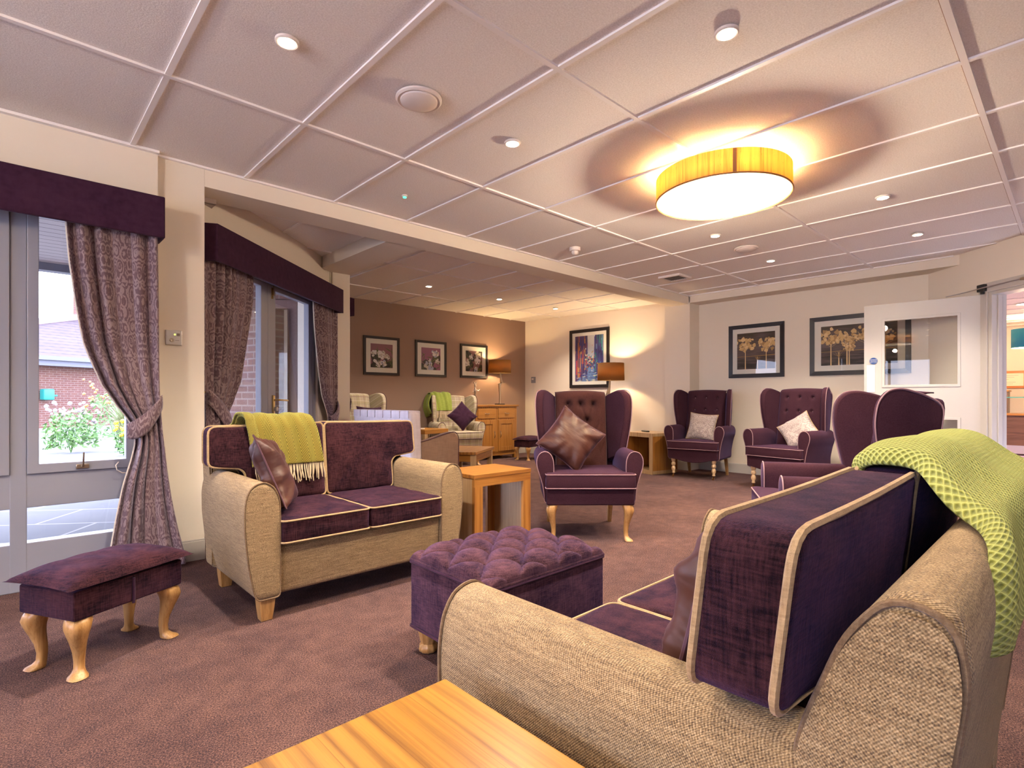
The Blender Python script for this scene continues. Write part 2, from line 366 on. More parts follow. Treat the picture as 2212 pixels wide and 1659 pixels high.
def dens(loop, step):
    out = []; m = len(loop)
    for i in range(m):
        a, b = loop[i], loop[(i + 1) % m]; k = max(1, int((b - a).length / step))
        for j in range(k): out.append(a.lerp(b, j / k))
    return out
def puff(bm, loop, t, bulge=.02, r=.015, f=None, cen=None, back=None, wr=0):
    """closed puffy slab from a 2D outline; f maps (u,v,w) -> point"""
    f = f or (lambda u, v, w: Vector((u, w, v)))
    c = Vector(cen) if cen else sum(loop, Vector((0, 0))) / len(loop)
    bb = bulge if back is None else back
    S = [.25, .5, .72, .88, .95]
    def ring(s, w, ins=0):
        o = []
        for p in loop:
            d = p - c; L = d.length or 1
            q = c + d * s * (1 - ins / L)
            ww = w + (wr * noise.noise(Vector((q.x * 14, q.y * 14, w * 30))) if wr else 0)
            o.append(f(q.x, q.y, ww))
        return o
    L = []
    for s in S: L.append(ring(s, t / 2 + bulge * (1 - s ** 2.2)))
    L.append(ring(1, t / 2, r)); L.append(ring(1, t / 2 - r * .3, r * .3)); L.append(ring(1, t / 2 - r)); L.append(ring(1, -(t / 2 - r))); L.append(ring(1, -(t / 2 - r * .3), r * .3)); L.append(ring(1, -t / 2, r))
    for s in reversed(S): L.append(ring(s, -t / 2 - bb * (1 - s ** 2.2)))
    rr = [[bm.verts.new(p) for p in q] for q in L]; n = len(loop)
    for i in range(len(rr) - 1):
        for k in range(n): bm.faces.new((rr[i][k], rr[i][(k + 1) % n], rr[i + 1][(k + 1) % n], rr[i + 1][k]))
    a = bm.verts.new(f(c.x, c.y, t / 2 + bulge)); b = bm.verts.new(f(c.x, c.y, -t / 2 - bb))
    for k in range(n): bm.faces.new((a, rr[0][(k + 1) % n], rr[0][k])); bm.faces.new((b, rr[-1][k], rr[-1][(k + 1) % n]))
def outline_tube(bm, loop, w, f, r=.005, seg=6): tube(bm, [f(p.x, p.y, w) for p in loop], r, seg, closed=True)

def grid(bm, nu, nv, f, uv=None, mi=0):
    V = [[bm.verts.new(f(i / nu, j / nv)) for j in range(nv + 1)] for i in range(nu + 1)]
    lay = bm.loops.layers.uv.verify() if uv else None
    for i in range(nu):
        for j in range(nv):
            fc = bm.faces.new((V[i][j], V[i + 1][j], V[i + 1][j + 1], V[i][j + 1])); fc.material_index = mi
            if uv:
                for lp, (a, b) in zip(fc.loops, ((i, j), (i + 1, j), (i + 1, j + 1), (i, j + 1))): lp[lay].uv = uv(a / nu, b / nv)
    return V

def pillow(parent, w=.42, h=.42, t=.13, mat='satin', pipe='pipe_p', wr=.006, seed=0, name='cover', pipe_r=.004, n=26):
    """pillow in local XZ plane (normal = -Y), centred on the origin; returns meshes cover + piping"""
    bm = nb(); rn = random.Random(seed); ph = [rn.uniform(0, 6) for _ in range(6)]
    def edge(u, v):   # u,v in -1..1 ; pinched corners
        k = .10
        return Vector(((u * (1 - k * (1 - abs(v)) ** 0 * (1 - v * v) * abs(u) ** 3 * .9)) * w / 2, 0, (v * (1 - k * (1 - u * u) * abs(v) ** 3 * .9)) * h / 2))
    def prof(u, v):
        a = max(0, 1 - abs(u) ** 2.6); b = max(0, 1 - abs(v) ** 2.6); return (a * b) ** .52
    lay = bm.loops.layers.uv.verify(); VS = {}
    for side in (-1, 1):
        for i in range(n + 1):
            for j in range(n + 1):
                u = -1 + 2 * i / n; v = -1 + 2 * j / n; e = edge(u, v); q = prof(u, v)
                rim = i in (0, n) or j in (0, n)
                if rim and (0, i, j) in VS: VS[(side, i, j)] = VS[(0, i, j)]; continue
                rad = math.sqrt(u * u + v * v); an = math.atan2(v, u)
                wv = wr * (math.sin(an * 9 + ph[0] + 2 * rad) * min(1, rad * 1.1) ** 2 + .7 * math.sin(an * 17 + ph[2] + 3 * rad) * min(1, rad) ** 4 + .8 * math.sin(5 * u + 3 * v + ph[1] + side)) * (q ** .4) * (1 if not rim else 0)
                vv = bm.verts.new((e.x, side * (t / 2 * q + wv), e.z))
                VS[(side, i, j)] = vv
                if rim: VS[(0, i, j)] = vv
    for side in (-1, 1):
        for i in range(n):
            for j in range(n):
                q = [(i, j), (i + 1, j), (i + 1, j + 1), (i, j + 1)]
                if side == 1: q = q[::-1]
                fc = bm.faces.new([VS[(side, a, b)] for a, b in q])
                for lp, (a, b) in zip(fc.loops, q): lp[lay].uv = ((a / n - .5) * w, (b / n - .5) * h)
    o = mobj(name, bm, mat, parent, ang=70)
    rim = [(i, 0) for i in range(n)] + [(n, j) for j in range(n)] + [(n - i, n) for i in range(n)] + [(0, n - j) for j in range(n)]
    bm = nb(); tube(bm, [edge(-1 + 2 * i / n, -1 + 2 * j / n) for i, j in rim], pipe_r, 6, closed=True); mobj('piping', bm, pipe, parent)
    return o
def orient(o, loc, normal, roll=0.0, up=(0, 0, 1)):
    """turn local -Y to face `normal`, rolled about it"""
    n = Vector(normal).normalized(); y = -n; z = Vector(up); z = (z - y * z.dot(y)).normalized(); x = y.cross(z)
    M = Matrix((x, y, z)).transposed(); M = M @ Matrix.Rotation(roll, 3, 'Y')
    o.rotation_euler = M.to_euler(); o.location = loc

def cabriole(parent, x, y, h, dx, dy, r=.034, mat='beech', name='leg'):
    bm = nb(); d = Vector((dx, dy, 0)).normalized(); loops = []
    for t, off, k in ((1.0, -.004, 1.0), (.93, .006, 1.05), (.84, .014, 1.0), (.72, .012, .82), (.58, .004, .64), (.42, -.006, .50), (.26, -.010, .42), (.14, -.008, .42), (.08, .0, .55), (.04, .010, .78), (.012, .014, .80), (0, .012, .66)):
        c = Vector((x, y, 0)) + d * off * (h / .25) ** .5
        loops.append([c + Vector((math.copysign(abs(math.cos(a)) ** .7, math.cos(a)), math.copysign(abs(math.sin(a)) ** .7, math.sin(a)), 0)) * r * k + Vector((0, 0, h * t)) for a in [2 * PI * i / 14 for i in range(14)]])
    loft(bm, loops); return mobj(name, bm, mat, parent, ang=60)
def turned(parent, x, y, h, name='leg'):
    bm = nb(); lathe(bm, [(.013, .055), (.020, .06), (.014, .08), (.024, .10), (.026, .115), (.02, .135), (.013, .145), (.024, .155), (.027, .17), (.022, .188), (.014, .195), (.024, .205), (.027, .22), (.027, h)], 16, Matrix.Translation((x, y, 0)))
    o = mobj(name, bm, 'pale_leg', parent, ang=60)
    bm = nb(); tube(bm, [(x, y, .07), (x, y, .045), (x - .006, y + .008, .03), (x - .012, y + .014, .018)], .008, 8)
    lathe(bm, [(.004, -.007), (.014, -.006), (.015, 0), (.014, .006), (.004, .007)], 14, Matrix.Translation((x - .012, y + .014, .0155)) @ Matrix.Rotation(R(90), 4, 'X'))
    mobj('caster', bm, 'brass', o)
    return o
# ------------------------------------------------------------------ furniture
def make_sofa(label, loc, rz, group=None):
    t = thing('two_seat_sofa', label, 'sofa', loc, rz, group)
    prof = [(.435, .10), (.435, .46), (.438, .53), (.458, .582), (.50, .612), (.548, .600), (.574, .56), (.583, .50), (.582, .40), (.568, .26), (.548, .15), (.532, .10)]
    for s in (-1, 1):
        lp = dens(rpoly([(s * x, z) for x, z in prof], .02, 3), .03)
        f = lambda u, v, w: Vector((u, .355 - w, v))
        bm = nb(); puff(bm, lp, .70, .006, .012, f, cen=(s * .508, .36)); a = mobj('armrest', bm, 'basket', t, ang=60)
        bm = nb(); outline_tube(bm, lp, .347, f, .0036); mobj('piping', bm, 'pipe_d', a)
    bm = rbox(-.44, .44, .022, .70, .105, .325, .02); mobj('base', bm, 'basket', t)
    lp = dens(rpoly([(.58, .11), (.60, .45), (.632, .62), (.675, .735, .05), (.715, .785, .04), (.765, .775, .04), (.775, .72), (.745, .5), (.70, .11)], .03, 4), .03)
    bm = nb(); puff(bm, lp, 1.12, .004, .03, lambda u, v, w: Vector((w, u, v)), cen=(.68, .5)); bf = mobj('back_frame', bm, 'basket', t, ang=60)
    for s in (-1, 1):
        bm = nb(); tube(bm, [(s * .552, p.x * .97 + .02, p.y * .985 + .005) for p in lp if p.y > .2], .004, 6); mobj('seam', bm, 'pipe_d', bf)
    for s in (-1, 1):
        lp = dens(rpoly([(0.004 * s, 0), (.432 * s, 0), (.432 * s, .565), (.004 * s, .565)], .03, 4), .03)
        f = lambda u, v, w: Vector((u, v - .012, .382 + w))
        bm = nb(); puff(bm, lp, .108, .014, .012, f, back=.0, wr=.003); c = mobj('seat_cushion', bm, 'chenille', t, ang=60)
        for w in (.048, -.048):
            bm = nb(); outline_tube(bm, lp, w, f, .0048); mobj('piping', bm, 'pipe_b', c)
        lp = dens(rpoly([(.004 * s, .435), (.004 * s, .84, .03), (.30 * s, .832, .2), (.590 * s, .832, .04), (.595 * s, .635, .03), (.45 * s, .618, .03), (.425 * s, .59, .03), (.425 * s, .435)], .03, 4), .025)
        f = lambda u, v, w: Vector((u, .548 + (v - .435) * .11 - w, v))
        bm = nb(); puff(bm, lp, .105, .018, .012, f, cen=(.24 * s, .68), back=.004, wr=.004); c = mobj('back_cushion', bm, 'chenille', t, ang=60)
        for w in (.047, -.047):
            bm = nb(); outline_tube(bm, lp, w, f, .0055); mobj('piping', bm, 'pipe_b', c)
    for x in (-.485, .485):
        for y, dy in ((.05, 1), (.64, -1)):
            bm = nb(); loft(bm, [[Vector((x + a * k, y + b * k + sh, z)) for a, b in ((-1, -1), (1, -1), (1, 1), (-1, 1))] for z, k, sh in ((0, .024, 0), (.055, .030, 0), (.108, .034, 0))])
            mobj('leg', bm, 'beech', t, bevel=.003)
    return t

def make_wing_chair(name, label, loc, facing, group=None, main='plum', back='tuft', pipe='pipe_l', legs='cabriole', tuft='diamond', top=1.0, zc=.475, arm_h=.615, bw=.225, yb=0):
    rz = math.atan2(facing[1], facing[0]) + PI / 2
    t = thing(name, label, 'armchair', loc, rz, group)
    def tf(lp): return lp
    rail_b = .25 if legs == 'cabriole' else .225
    # seat cushion
    lp = dens(rpoly([(-.305, -.015), (.305, -.015), (.305, .075), (.25, .09), (.25, .50), (-.25, .50), (-.25, .09), (-.305, .075)], .02, 3), .03)
    f = lambda u, v, w: Vector((u, v, zc - .06 + w))
    bm = nb(); puff(bm, lp, .105, .012, .012, f, cen=(0, .22), back=0); c = mobj('seat_cushion', bm, main, t, ang=60)
    for w in (.046, -.046):
        bm = nb(); outline_tube(bm, lp, w, f, .0036); mobj('piping', bm, pipe, c)
    # rail
    if legs == 'cabriole': mobj('seat_rail', rbox(-.30, .30, .012, .60, rail_b, zc - .115, .012), main, t)
    else:
        pts = [(-.295, zc - .115), (-.295, rail_b + .02)] + [(-.295 + .59 * i / 16, rail_b + .02 - .045 * math.sin(PI * i / 16) ** 1.6 * (1)) for i in range(1, 16)] + [(.295, rail_b + .02), (.295, zc - .115)]
        bm = nb(); loft(bm, [[Vector((x, y, z)) for x, z in pts] for y in (.012, .03)]); bmesh.ops.recalc_face_normals(bm, faces=bm.faces); box(bm, -.295, .295, .03, .60, rail_b + .02, zc - .115); mobj('seat_rail', bm, main, t, smooth=False, bevel=.006)
    # arms
    ah = arm_h
    for s in (-1, 1):
        prof = [(.250, rail_b + .01), (.250, .44), (.247, ah - .11), (.252, ah - .05), (.275, ah - .012), (.312, ah), (.348, ah - .018), (.366, ah - .06), (.362, ah - .11), (.342, ah - .17), (.322, .38), (.312, .31), (.312, rail_b + .01)]
        lp = dens(rpoly([(s * x, z) for x, z in prof], .03, 3), .03)
        f = lambda u, v, w: Vector((u, .305 - w, v))
        bm = nb(); puff(bm, lp, .52, .006, .012, f, cen=(s * .29, .48)); a = mobj('armrest', bm, main, t, ang=60)
        bm = nb(); outline_tube(bm, lp, .258, f, .0034); mobj('piping', bm, pipe, a)
        # wing
        h = top
        o = [(.59, .48), (.42, ah - .07), (.40, ah + .03), (.375, ah + .16), (.365, h - .12), (.378, h - .03), (.42, h + .022), (.48, h + .03), (.57, h + .005), (.655, h - .04), (.64, h - .2), (.61, .48)]
        lp = dens(rpoly(o, .05, 4), .03)
        f = lambda u, v, w: Vector((s * (bw + .011 + (.310 - bw) * min(1, max(0, (.60 - u) / .23)) ** .9 + .018 * max(0, v - .6) / .4 + w), u + yb, v))
        bm = nb(); puff(bm, lp, .056, .012, .02, f, cen=(.50, .78)); wgo = mobj('wing', bm, main, t, ang=60)
        bm = nb(); outline_tube(bm, lp, .024, f, .0034); mobj('piping', bm, pipe, wgo)
    # backrest
    zt = top - .035; z0 = zc - .03
    lean = .19
    if tuft == 'diamond': B = [(x, z) for i, z in enumerate((.92, .80, .68, .56)) for x in ((-.5 * bw, 0, .5 * bw) if i % 2 == 0 else (-.25 * bw, .25 * bw))]
    elif tuft == 'none': B = []
    else: B = [(x, z + top - 1.06) for z in (.975, .825, .67) for x in (-.14, 0, .14)]
    def fb(u, t_):
        x = (u - .5) * 2 * bw
        if t_ < .86: z = z0 + (zt - z0) * t_ / .86; th = 0
        else: th = (t_ - .86) / .14 * R(100); z = zt + .045 * math.sin(th)
        e = max(0, 1 - abs(x / (bw + .002)) ** 4)
        y = .50 + (min(z, zt) - .44) * (lean - .04) - .045 * e ** .5
        y += .055 * (1 - math.cos(th)) if th else 0
        y += yb
        d = 0
        for bx_, bz in B:
            r2 = (x - bx_) ** 2 + (z - bz) ** 2
            d += .034 * math.exp(-r2 / (.030 ** 2 if tuft == 'diamond' else .016 ** 2))
        if tuft == 'diamond' and .5 < z < .97 and not th:
            a = (x / (.5 * bw) + (z - .92) / .24) ; b = (x / (.5 * bw) - (z - .92) / .24)
            for q in (a, b):
                fr = abs(q - round(q)); d += .011 * math.exp(-(fr / .055) ** 2) * min(1, (.97 - z) / .04) * min(1, (z - .5) / .06)
        elif not th and B:
            for bx_ in (-.14, 0, .14): d += .004 * math.exp(-((x - bx_) / .012) ** 2) * min(1, max(0, (zt - z)) / .04)
        z += .012 * (1 - (x / bw) ** 2) * (t_ ** 3)
        return Vector((x, y + d * (e ** .5), z))
    bm = nb(); grid(bm, 44, 56, fb); br = mobj('backrest', bm, back, t, ang=70, solid=.006)
    for bx_, bz in B:
        p = fb(bx_ / (2 * bw) + .5, (bz - z0) / (zt - z0) * .86)
        bm = nb(); lathe(bm, [(.003, .006), (.008, .004), (.010, 0), (.008, -.004)], 10, Matrix.Translation((p.x, p.y - .006, p.z)) @ Matrix.Rotation(R(90), 4, 'X')); mobj('button', bm, 'button' if tuft != 'none' else back, br)
    lp = dens(rpoly([(-.30, rail_b + .01), (.30, rail_b + .01), (.30, .5), (bw + .037, .66), (bw + .03, top - .015, .06), (-bw - .03, top - .015, .06), (-bw - .037, .66), (-.30, .5)], .02, 4), .04)
    bm = nb(); puff(bm, lp, .05, .004, .015, lambda u, v, w: Vector((u, (.585 + yb + max(0, v - .44) * lean * .62 - w), v)), cen=(0, .6)); mobj('back_panel', bm, main, t, ang=60)
    if legs == 'cabriole':
        for s in (-1, 1): cabriole(t, s * .255, .055, rail_b + .005, s, -1, .036)
    else:
        for s in (-1, 1): turned(t, s * .245, .055, rail_b + .02)
    for s in (-1, 1):
        bm = nb(); loft(bm, [[Vector((s * .24 + a * k, y + b * k, z)) for a, b in ((-1, -1), (1, -1), (1, 1), (-1, 1))] for z, y, k in ((0, .645, .014), (rail_b + .01, .575, .020))]); mobj('leg', bm, 'beech', t, smooth=False)
    return t

def make_ottoman(label, loc, rz):
    t = thing('tufted_ottoman', label, 'ottoman', loc, rz)
    X, Y = .2975, .2375
    mobj('body', rbox(-X, X, -Y, Y, .10, .345, .012), 'chenille_l', t)
    nx, ny = 5, 4
    def f(u, v):
        x = (u * 2 - 1); y = (v * 2 - 1)
        e = (max(0, 1 - abs(x) ** 5) * max(0, 1 - abs(y) ** 5)) ** .38
        a = x * X / .096 + y * Y / .087 + .5 * (0); b = x * X / .096 - y * Y / .087
        # diamonds: seams where a/2 or b/2 is an integer (+offset)
        a = a / 2 + .5; b = b / 2 + .5
        fa = abs(math.sin(PI * a)); fb_ = abs(math.sin(PI * b))
        q = (fa * fb_) ** .36
        edge = min(1, (1 - abs(x)) / .16, (1 - abs(y)) / .2); edge = max(0, edge)
        hgt = .022 + .050 * q + .018 * (1 - edge)
        z = .352 + hgt * e
        bul = 1 + .012 * math.sin(PI * min(1, e))
        return Vector((x * X * bul, y * Y * bul, z))
    bm = nb(); grid(bm, 150, 124, f); lid = mobj('tufted_lid', bm, 'chenille_l', t, ang=80)
    mobj('lid_edge', rbox(-X - .003, X + .003, -Y - .003, Y + .003, .345, .362, .007), 'chenille_l', t)
    lpz = dens(rpoly([(-X, -Y), (X, -Y), (X, Y), (-X, Y)], .015, 3), .05)
    for z in (.347, .102):
        bm = nb(); tube(bm, [(p.x * 1.008, p.y * 1.008, z) for p in lpz], .0045, 6, closed=True); mobj('piping', bm, 'velvet', t)
    # buttons at seam crossings
    for i in range(-6, 7):
        for j in range(-6, 7):
            a, b = i - .5, j - .5
            x = (a + b) * .096; y = (a - b) * .087
            if abs(x) < X - .05 and abs(y) < Y - .04:
                bm = nb(); lathe(bm, [(.009, 0), (.008, .004), (.003, .006)], 10, Matrix.Translation((x, y, .3755))); mobj('button', bm, 'velvet', lid)
    for sx in (-1, 1):
        for sy in (-1, 1):
            bm = nb(); lathe(bm, [(.022, 0), (.034, .006), (.038, .018), (.034, .030), (.027, .036), (.030, .042), (.040, .085), (.044, .10)], 40, Matrix.Translation((sx * (X - .05), sy * (Y - .05), 0)), flute=10, fd=.10)
            mobj('foot', bm, 'beech', t, ang=50)
    return t

def make_stool(label, loc, rz, group, strap=True, L=.41, W=.285):
    t = thing('upholstered_footstool', label, 'footstool', loc, rz, group)
    mobj('body', rbox(-L / 2, L / 2, -W / 2, W / 2, .21, .312, .008), 'chenille', t)
    bm = nb(); n = 30; lay = None
    VS = {}
    a0, b0 = L / 2 + .035, W / 2 + .025
    for side in (-1, 1):
        for i in range(n + 1):
            for j in range(n + 1):
                u = -1 + 2 * i / n; v = -1 + 2 * j / n
                rim = i in (0, n) or j in (0, n)
                if rim and (0, i, j) in VS: VS[(side, i, j)] = VS[(0, i, j)]; continue
                q = (max(0, 1 - abs(u) ** 2.6) * max(0, 1 - abs(v) ** 2.6)) ** .5
                wv = .002 * math.sin(14 * u + 5 * v) * q
                z = .322 + (.060 * q + wv if side == 1 else -.012 * q)
                vv = bm.verts.new((u * a0 * (1 - .05 * (1 - v * v) * abs(u) ** 3), v * b0 * (1 - .07 * (1 - u * u) * abs(v) ** 3), z + .006 * (u * u)))
                VS[(side, i, j)] = vv
                if rim: VS[(0, i, j)] = vv
    for side in (-1, 1):
        for i in range(n):
            for j in range(n): bm.faces.new([VS[(side, a, b)] for a, b in ((i, j), (i + 1, j), (i + 1, j + 1), (i, j + 1))])
    mobj('cushion', bm, 'chenille', t, ang=70)
    if strap:
        bm = nb(); tube(bm, [(.0, -W / 2 - .002, z) for z in (.205, .25, .30)], .005, 6); mobj('strap', bm, 'velvet', t)
    for sx in (-1, 1):
        for sy in (-1, 1): cabriole(t, sx * (L / 2 - .04), sy * (W / 2 - .04), .212, sx, sy, .036)
    return t

def picture(name, label, loc, rz, w, h, fw, mat_w, art, group=None, fcol='frame', dep=.022, glass=True):
    """framed picture: local x along the wall, z up, front facing -y; loc is its centre on the wall"""
    t = thing(name, label, 'picture', loc, rz, group)
    bm = nb(); W, H = w / 2, h / 2
    O = [(-W, -H), (W, -H), (W, H), (-W, H)]; I = [(-W + fw, -H + fw), (W - fw, -H + fw), (W - fw, H - fw), (-W + fw, H - fw)]
    L = [[Vector((x, y, z)) for x, z in P] for P, y in ((O, 0), (O, -dep), (I, -dep + .004), (I, -.004))]
    loft(bm, L, cap=False); mobj('frame', bm, fcol, t, smooth=False)
    mobj('mount', bx(-W + fw * .8, W - fw * .8, -.008, -.002, -H + fw * .8, H - fw * .8), 'mat', t, smooth=False)
    aw, ah = W - fw - mat_w[0], H - fw - mat_w[1]
    art(t, aw, ah)
    if glass: mobj('glazing', bx(-W + fw, W - fw, -.0155, -.014, -H + fw, H - fw), 'glass', t, smooth=False)
    return t

def flatshape(bm, pts, y, mi=0):
    try: f = bm.faces.new([bm.verts.new((x, y, z)) for x, z in pts]); f.material_index = mi
    except Exception: pass
def blob(rn, cx, cz, r, n=9, j=.25): return [(cx + r * (1 + rn.uniform(-j, j)) * math.cos(2 * PI * k / n), cz + r * (1 + rn.uniform(-j, j)) * math.sin(2 * PI * k / n)) for k in range(n)]
def clampp(p, w, h): return [(max(-w, min(w, x)), max(-h, min(h, z))) for x, z in p]
def art_flowers(seed, spots, bgcol):
    def fn(t, w, h):
        rn = random.Random(seed)
        mats = [plain('print_plum', bgcol, .6), plain('print_dark', (.035, .028, .022), .6), plain('print_green', (.10, .11, .03), .6), plain('print_cream', (.55, .47, .40), .6), plain('print_white', (.72, .66, .66), .6), plain('print_blue', (.36, .36, .50), .6)]
        bm = nb(); flatshape(bm, [(-w, -h), (w, -h), (w, h), (-w, h)], -.0085, 0)
        for i in range(16): flatshape(bm, clampp(blob(rn, rn.uniform(-w, w), rn.uniform(-h, h * .1 if seed != 3 else h), rn.uniform(.03, .07), 8, .4), w, h), -.0088 - i * .00001, 1)
        for i in range(18):
            x, z = rn.uniform(-w, w), rn.uniform(-h, h * .7); a = rn.uniform(0, PI); l, q = rn.uniform(.03, .09), .008
            flatshape(bm, clampp([(x - l * math.cos(a), z - l * math.sin(a)), (x + q * math.sin(a), z - q * math.cos(a)), (x + l * math.cos(a), z + l * math.sin(a)), (x - q * math.sin(a), z + q * math.cos(a))], w, h), -.0092 - i * .00001, 2)
        k = 0
        for cx, cz, r, m in spots:
            for i in range(16):
                a = rn.uniform(0, 2 * PI); d = r * rn.uniform(.1, .85); k += 1
                flatshape(bm, clampp(blob(rn, cx * w + d * math.cos(a), cz * h + d * math.sin(a), r * rn.uniform(.22, .4), 8, .3), w, h), -.0096 - k * .00001, rn.choice((m, m, 3, 4)))
            for i in range(5):
                a = rn.uniform(0, 2 * PI); k += 1; flatshape(bm, clampp(blob(rn, cx * w + r * .5 * math.cos(a), cz * h + r * .5 * math.sin(a), r * .1, 6, .3), w, h), -.0096 - k * .00001, 1)
        mobj('flower_print', bm, None, t, smooth=False, mats=mats)
    return fn
def art_trees(seed, trees):
    def fn(t, w, h):
        rn = random.Random(seed)
        m = N('print_sky'); s = m.sep(m.coord()); nz = m.noise(m.coord((1, 1, 9)), 4, 3)
        m.col(m.ramp(m.math('ADD', m.math('MULTIPLY', nz, .5), m.math('MULTIPLY', s[2], .6)), [(.1, (.03, .02, .018)), (.25, (.13, .085, .08)), (.4, (.055, .035, .022))])); m.set(Roughness=.6)
        mats = [m.m, plain('print_gold', (.62, .38, .15), .5), plain('print_gold_dark', (.40, .22, .07), .5), plain('print_pale_gold', (.74, .50, .24), .5)]
        bm = nb(); flatshape(bm, [(-w, -h), (w, -h), (w, h), (-w, h)], -.0085, 0)
        flatshape(bm, [(-w, -h * .32), (w, -h * .28), (w, -h * .24), (-w, -h * .30)], -.0087, 2)
        k = 0
        for tx, tz, r, bare in trees:
            X, Z = tx * w, tz * h; zb = -h
            flatshape(bm, clampp([(X - .007, zb), (X + .007, zb), (X + .003, Z), (X - .003, Z)], w, h), -.0090 - k * 1e-5, 3)
            for i in range(11):
                a = rn.uniform(.1, PI - .1); l = r * rn.uniform(.6, 1.0); k += 1; x1, z1 = X + l * math.cos(a), Z - r * .55 + l * math.sin(a) * 1.1
                zz = Z - r * rn.uniform(.5, .95)
                flatshape(bm, clampp([(X - .002, zz), (X + .002, zz), (x1 + .001, z1), (x1 - .001, z1)], w, h), -.0090 - k * 1e-5, 2 if bare else 3)
            if not bare:
                for i in range(42):
                    a = rn.uniform(0, 2 * PI); d = r * rn.uniform(0, .9) ** .7; k += 1
                    flatshape(bm, clampp(blob(rn, X + d * math.cos(a), Z + d * .75 * math.sin(a), r * rn.uniform(.09, .2), 8, .45), w, h), -.0092 - k * 1e-5, rn.choice((1, 1, 3, 2)))
        mobj('tree_print', bm, None, t, smooth=False, mats=mats)
    return fn
def art_street(t, w, h):
    rn = random.Random(11)
    cols = [(.035, .03, .12), (.07, .06, .22), (.42, .14, .05), (.55, .30, .08), (.10, .05, .14), (.14, .22, .42), (.50, .48, .52), (.04, .22, .22), (.45, .06, .08), (.70, .60, .38)]
    mats = [plain('paint_%s' % 'abcdefghij'[i], c, .5) for i, c in enumerate(cols)]
    bm = nb(); flatshape(bm, [(-w, -h), (w, -h), (w, h), (-w, h)], -.0085, 4)
    flatshape(bm, [(-w * .15, 0), (w * .35, 0), (w * .42, h), (-w * .22, h)], -.0087, 6)
    flatshape(bm, [(-w * .9, -h), (w * .95, -h), (w * .25, -h * .35), (w * .05, -h * .35)], -.0087, 5)
    for i in range(190):
        side = rn.random(); z = rn.uniform(-h * .75, h * .95)
        x = rn.uniform(-w, -w * .12) if side < .5 else rn.uniform(w * .38, w)
        l = rn.uniform(.03, .15); q = rn.uniform(.004, .014)
        c = rn.choice((0, 0, 1, 1, 2, 3, 4, 4, 8)) if side < .5 else rn.choice((0, 0, 1, 1, 4, 5, 7, 1))
        flatshape(bm, clampp([(x - q, z - l), (x + q, z - l * .9), (x + q * .8, z + l), (x - q, z + l * .9)], w, h), -.0088 - i * 1e-5, c)
    for i in range(90):
        x, z = rn.gauss(w * .1, w * .22), rn.gauss(-h * .1, h * .22); r = rn.uniform(.006, .018)
        flatshape(bm, clampp(blob(rn, x, z, r, 6, .4), w, h), -.0108 - i * 1e-5, rn.choice((2, 3, 5, 7, 8, 9, 6, 0)))
    for i in range(36):
        x, z = rn.uniform(-w * .8, w * .8), rn.uniform(-h, -h * .6); l = rn.uniform(.02, .07)
        flatshape(bm, clampp([(x - l, z), (x, z - .006), (x + l, z + .004), (x, z + .008)], w, h), -.0118 - i * 1e-5, rn.choice((5, 6, 1, 0, 9)))
    mobj('street_painting', bm, None, t, smooth=False, mats=mats)

def table_lamp(label, loc, sc, shade_z0, shade_z1, r, group, rz=0):
    t = thing('table_lamp', label, 'lamp', loc, rz, group)
    zb = loc[2]; s0, s1 = shade_z0 - zb, shade_z1 - zb; H = s0
    mobj('base', bx(-.07 * sc, .07 * sc, -.05 * sc, .05 * sc, 0, .018), 'dark', t, smooth=False, bevel=.003)
    bm = nb()
    loft(bm, [[Vector((x + a * kx * sc, b * ky * sc, z)) for a, b in ((-1, -1), (1, -1), (1, 1), (-1, 1))] for z, x, kx, ky in ((.016, 0, .010, .008), (H * .35, .0, .014, .010), (H * .62, -.003, .022, .014), (H * .66, .0, .028, .018), (H * .685, .05 * sc, .030, .02), (H * .70, .055 * sc, .028, .018), (H * .74, .035 * sc, .022, .015), (H * .88, .018 * sc, .012, .010), (H * 1.05, .012, .008, .008))])
    mobj('stem', bm, 'silver', t, bevel=.002)
    bm = nb(); n = 48
    for rr in (r,):
        a = [bm.verts.new((rr * math.cos(2 * PI * k / n), rr * math.sin(2 * PI * k / n), s0)) for k in range(n)]; b = [bm.verts.new((rr * .97 * math.cos(2 * PI * k / n), rr * .97 * math.sin(2 * PI * k / n), s1)) for k in range(n)]
        for k in range(n): bm.faces.new((a[k], a[(k + 1) % n], b[(k + 1) % n], b[k]))
    sh = mobj('lamp_shade', bm, 'shade', t, solid=.002)
    bm = nb(); lathe(bm, [(.004, s0 + .02), (.022, s0 + .05), (.028, s0 + .08), (.02, s0 + .11), (.003, s0 + .125)], 12); mobj('bulb', bm, 'lens', t)
    return t, Vector((loc[0], loc[1], zb + (s0 + s1) / 2))

def light(name, typ, loc, power, col, size=.05, parent=None, rot=None, spot=None, blend=.6):
    L = bpy.data.lights.new(name, typ); L.energy = power; L.color = col
    if typ in ('POINT', 'SPOT'): L.shadow_soft_size = size
    if typ == 'SPOT': L.spot_size = spot; L.spot_blend = blend
    if typ == 'SUN': L.angle = size
    o = bpy.data.objects.new(name, L); link(o); o.location = loc
    if rot: o.rotation_euler = rot
    if parent: 
        o.parent = parent; o.location = Vector(loc) - Vector(parent.location)
    return o
